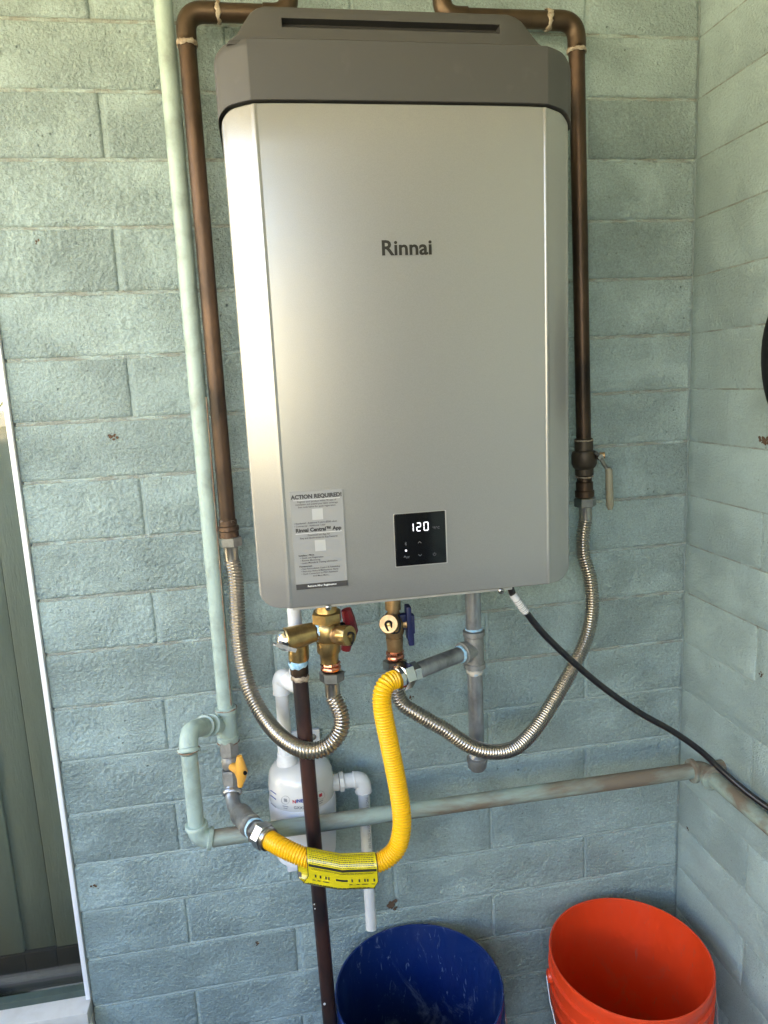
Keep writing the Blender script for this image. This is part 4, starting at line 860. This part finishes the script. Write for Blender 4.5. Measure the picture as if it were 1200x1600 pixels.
# --- condensate neutraliser and its white pvc
YN = -.0635
tank = thing('condensate_tank', 'white plastic condensate tank on a wall bracket behind the pipes', 'tank', at(472, 1360, y=YN))
tx = at(472, 1240, y=YN).x; zt_ = at(470, 1195, y=YN).z; zm = at(470, 1288, y=YN - .05).z; zb_ = at(470, 1362, y=YN).z
obj('tank_top', lathe(NB(), (tx, YN, zt_ + .010), (0, 0, -1), [(0, .001), (.0005, .030), (.003, .042), (.008, .0500), (.015, .0552), (.024, .0575), (.034, .0580), (.036, .0588), (.044, .0590), (zt_ - zm + .004, .0580), (zt_ - zm + .010, .0550), (zt_ - zm + .016, .051)], 44), 'tank', tank)
obj('tank_bottom', lathe(NB(), (tx, YN, zt_ - .056), (0, 0, -1), [(0, .0590), (.004, .0606), (.020, .0606), (.060, .0590), (.112, .0550), (.118, .048), (.119, .002)], 44), 'tanklow', tank)
bp0, bp1 = at(447, 1362, y=-.006), at(500, 1138, y=-.006)
obj('bracket', box(NB(), (at(449, 1360, y=-.006).x, -.010, bp0.z), (at(500, 1150, y=-.006).x, -.001, bp1.z), .003), 'tanklow', tank)
q = at(489, 1152, y=-.012); obj('screw', lathe(NB(), q, (0, -1, 0), [(-.002, .006), (.001, .0058), (.003, .003)], 14), 'nickel', tank)
q = at(467, 1203, y=YN - .02); obj('fill_plug', lathe(NB(), q, (0, -.3, 1), [(-.01, .012), (.004, .012), (.006, .009)], 18), 'tank', tank)
def on_tank(u, v):
    o = CAM; dd_ = (at(u, v, y=YN) - CAM).normalized(); r_ = .0594; oc = Vector((o.x - tx, o.y - YN)); d2 = Vector((dd_.x, dd_.y)); A_ = d2.dot(d2); B_ = 2 * oc.dot(d2); C_ = oc.dot(oc) - r_ * r_; D_ = B_ * B_ - 4 * A_ * C_
    return o + dd_ * ((-B_ - math.sqrt(max(0, D_))) / (2 * A_))
def tank_text(s, u, v, size, m, bold=0, name='lettering'):
    p = on_tank(u, v); a = math.atan2(p.x - tx, -(p.y - YN)); text(s, p, size, m, tank, name, bold, rot=(rad(90), 0, a))
tank_text('N', 457, 1255, .0085, 'redprint', .0003); tank_text('iNE8', 462.5, 1254, .0085, 'blueprint', .0003); tank_text('GXXX', 459, 1264, .0075, 'stickerink')
for u, v, m_ in ((446, 1250, 'greyprint'), (501, 1242, 'greyprint')):
    bm = NB(); n = 16; pr = [on_tank(u + 6.5 * math.cos(t_ * math.pi * 2 / n), v + 6.5 * math.sin(t_ * math.pi * 2 / n)) + Vector((0, -.0004, 0)) for t_ in range(n + 1)]; sweep(bm, pr, .00028, 4, False); obj('round_emblem', bm, m_, tank)
    p = on_tank(u, v + .5); a = math.atan2(p.x - tx, -(p.y - YN)); bm = NB(); obox(bm, p, (.0062, .0006, .0058), Matrix.Rotation(a, 3, 'Z'), .0002); obj('emblem_fill', bm, 'redprint' if u > 480 else 'greyprint', tank, False)
    for j in (10, 13):
        bm = NB(); p = on_tank(u, v + j); obox(bm, p, (.011 if j == 10 else .008, .0005, .0012), Matrix.Rotation(a, 3, 'Z')); obj('caption', bm, 'greyprint', tank, False)
for j in (0, 8, 20):
    p = on_tank(427, 1238 + j); a = math.atan2(p.x - tx, -(p.y - YN)); bm = NB(); obox(bm, p, (.018, .0005, .0014), Matrix.Rotation(a, 3, 'Z')); obj('caption', bm, 'blueprint' if j < 9 else 'greyprint', tank, False)
ip = thing('condensate_inlet_pipe', 'white plastic pipe elbowing from under the heater into the tank', 'pipe', at(437, 1190, y=YN))
r_ = .0105; YI = -.125
w0 = at(461, 940, y=YI); w1 = at(473, 1070, y=YI); w0.x = w1.x = (w0.x + w1.x) / 2 - .004; w2 = at(438, 1055, y=-.072); w3 = at(437, 1195, y=-.066); w3.x = w2.x; w1.z = w2.z - .002
straight((w0.x, YI, ZB - .002), w1 + Z * .03, r_ * 1.1, 'pvc', ip); obj('socket', lathe(NB(), (w0.x, YI, ZB - .002), (0, 0, -1), [(0, .0145), (.001, .0165), (.010, .0165), (.012, .0140), (.022, .0135)], 8), 'pvc', ip)
elbow(w1 + Z * .032, w1, w1 + (w2 - w1) * .62, r_ * 1.42, .016, 'pvc', ip, rim=1.05, rl=.004)
elbow(w1 + (w2 - w1) * .45, w2, w2 - Z * .034, r_ * 1.42, .016, 'pvc', ip, rim=1.06, rl=.004)
straight(w2 - Z * .03, w3, r_ * 1.12, 'pvc', ip)
obj('socket', lathe(NB(), w3 + Z * .045, (0, 0, -1), [(0, .0125), (.001, .0150), (.022, .0150), (.023, .0165), (.032, .0165), (.034, .0180), (.06, .0195)], 20), 'pvc', ip)
op = thing('condensate_outlet_pipe', 'white plastic pipe from the tank hanging down above the blue bucket', 'pipe', at(579, 1450, y=-.05))
YO = YN; o0 = at(512, 1224, y=YO); o1 = at(568, 1217, y=YO); o1.z = o0.z; o2 = at(579, 1450, y=YO); o2.x = o1.x = (o1.x + o2.x) / 2
straight(o0 - Vector((.01, 0, 0)), (o0.x + .020, YO, o0.z), .0150, 'pvc', op, 'socket'); bm = NB(); lathe(bm, (o0.x + .021, YO, o0.z), (1, 0, 0), [(0, .0165), (.001, .0180), (.008, .0180), (.009, .0160)], 8); obj('union_ring', bm, 'pvc', op)
straight((o0.x + .030, YO, o0.z), o1 - Vector((.014, 0, 0)), .0135, 'pvc', op, 'socket'); elbow(o1 - Vector((.018, 0, 0)), o1, o1 - Z * .026, .0150, .016, 'pvc', op, rim=1.06, rl=.004)
straight(o1 - Z * .024, o2, .0105, 'pvc', op)
text('PVC-1120 SCH 40 ASTM D1785 NSF', (o1.x + .0025, YO - .0112, o1.z - .032), .0068, 'greyprint', op, rot=(rad(90), rad(90), 0))

# --- power cable
cb_ = thing('power_cable', 'black power cable with white tag sloping from the heater to the right', 'cable', at(1000, 1115, y=-.25))
P = [at(797, 915, y=-.262), at(801, 928, y=-.262), at(812, 944, y=-.262), at(822, 957, y=-.262), at(850, 991, y=-.260), at(895, 1034, y=-.255), at(945, 1076, y=-.25), at(1000, 1114, y=-.245), at(1050, 1142, y=-.245), at(1093, 1172, y=-.25), at(1130, 1206, y=-.27), at(1170, 1240, y=-.30), at(1215, 1272, y=-.34), at(1290, 1325, y=-.42), at(1420, 1420, y=-.6)]
obj('cable', sweep(NB(), resample(catmull(P, 10), .006), .0053, 14), 'black', cb_)
pp = catmull(P[1:4], 6); tg = obj('tag', sweep(NB(), pp, .0060, 16), 'whitetag', cb_)
for i in range(3, 12, 1):
    c = pp[i].lerp(pp[min(i + 1, 12)], .5); bm = NB(); ax, a, b = frame(pp[min(i + 1, 12)] - pp[i]); lathe(bm, c, ax, [(0, .00615), (.0006 + .0005 * (i % 2), .00615)], 14); obj('print_line', bm, 'greyprint', tg)

# ------------------------------------------------------------------ buckets
def bucket(name, label, cx, cy, zr_, R1, m, group, bail, tilt=0.0):
    t_ = thing(name, label, 'bucket', (cx, cy, 0), group); R0 = R1 * .865; H_ = zr_
    bm = NB()
    pr = [(.0, .004), (.0, R0 - .004), (.004, R0), (H_ * .72, R1 - .0065), (H_ * .725, R1 - .001), (H_ * .74, R1 - .001), (H_ * .745, R1 - .0060), (H_ * .80, R1 - .0052), (H_ * .805, R1 + .0002), (H_ * .82, R1 + .0002), (H_ * .825, R1 - .0048), (H_ * .895, R1 - .0040), (H_ * .90, R1 + .0012), (H_ * .912, R1 + .0012), (H_ * .917, R1 - .0035),
          (H_ * .965, R1 - .0030), (H_ * .97, R1), (H_ - .003, R1), (H_ - .0006, R1 - .0008), (H_, R1 - .0022), (H_ - .001, R1 - .004), (H_ - .006, R1 - .0050), (H_ * .7, R1 - .011), (H_ * .35, R1 - .0155), (.010, R0 - .006), (.007, R0 - .014), (.007, .004)]
    lathe(bm, (cx, cy, 0), (0, 0, 1), pr, 72); bmesh.ops.remove_doubles(bm, verts=bm.verts, dist=1e-5); obj('shell', bm, m, t_)
    a0 = bail; zb2 = H_ * .86; pts = []
    for s_ in (1, -1):
        e = Vector((cx + s_ * (R1 + .004) * math.cos(a0), cy + s_ * (R1 + .004) * math.sin(a0), zb2))
        ax_ = Vector((math.cos(a0) * s_, math.sin(a0) * s_, 0)); obj('handle_ear', lathe(NB(), e - ax_ * .008, ax_, [(0, .014), (.008, .012), (.010, .007)], 16), m, t_)
    e0 = Vector((cx - (R1 + .006) * math.cos(a0), cy - (R1 + .006) * math.sin(a0), zb2)); e1_ = Vector((cx + (R1 + .006) * math.cos(a0), cy + (R1 + .006) * math.sin(a0), zb2)); nrm = Vector((math.sin(a0), -math.cos(a0), 0))
    pts = [(e0.lerp(e1_, .5) + (e0 - e1_) * .5 * math.cos(rad(k)) * 1.0 + (nrm * (R1 + .012) * .96 + Vector((0, 0, -.17))) * math.sin(rad(k))) for k in range(0, 181, 10)]
    # keep the wire outside the shell
    for p in pts:
        dv = Vector((p.x - cx, p.y - cy)); lim = R1 + .005
        if dv.length < lim: dv = dv.normalized() * lim; p.x = cx + dv.x; p.y = cy + dv.y
    obj('bail_handle', sweep(NB(), pts, .0019, 8), 'wire', t_); return t_
bucket('bucket', 'scuffed dark blue plastic bucket on the floor under the heater', -.601, -.161, .380, .1530, 'bucket_blue', 'plastic buckets', rad(8))
bucket('bucket', 'bright orange red plastic bucket on the floor in the corner', -.197, -.173, .380, .1485, 'bucket_red', 'plastic buckets', rad(-14))

# ------------------------------------------------------------------ black stand-in for an unidentified thing at the right edge
c = at(1241, 548, x=-.045); pod = thing('edge_stand_in', 'rounded black object against the side wall, cut by the right edge', 'stand_in', (c.x, c.y, c.z - .1))
bm = NB(); bmesh.ops.create_uvsphere(bm, u_segments=28, v_segments=18, radius=1)
for v in bm.verts: v.co = c + Vector((v.co.x * .040, v.co.y * .046, v.co.z * .100 * (1 - .12 * v.co.z)))
obj('body', bm, 'rubber', pod); obj('hanger', box(NB(), (c.x - .01, c.y - .012, c.z + .085), (RX, c.y + .012, c.z + .12), .003), 'rubber', pod)  # hanger added to tie the stand-in to the wall
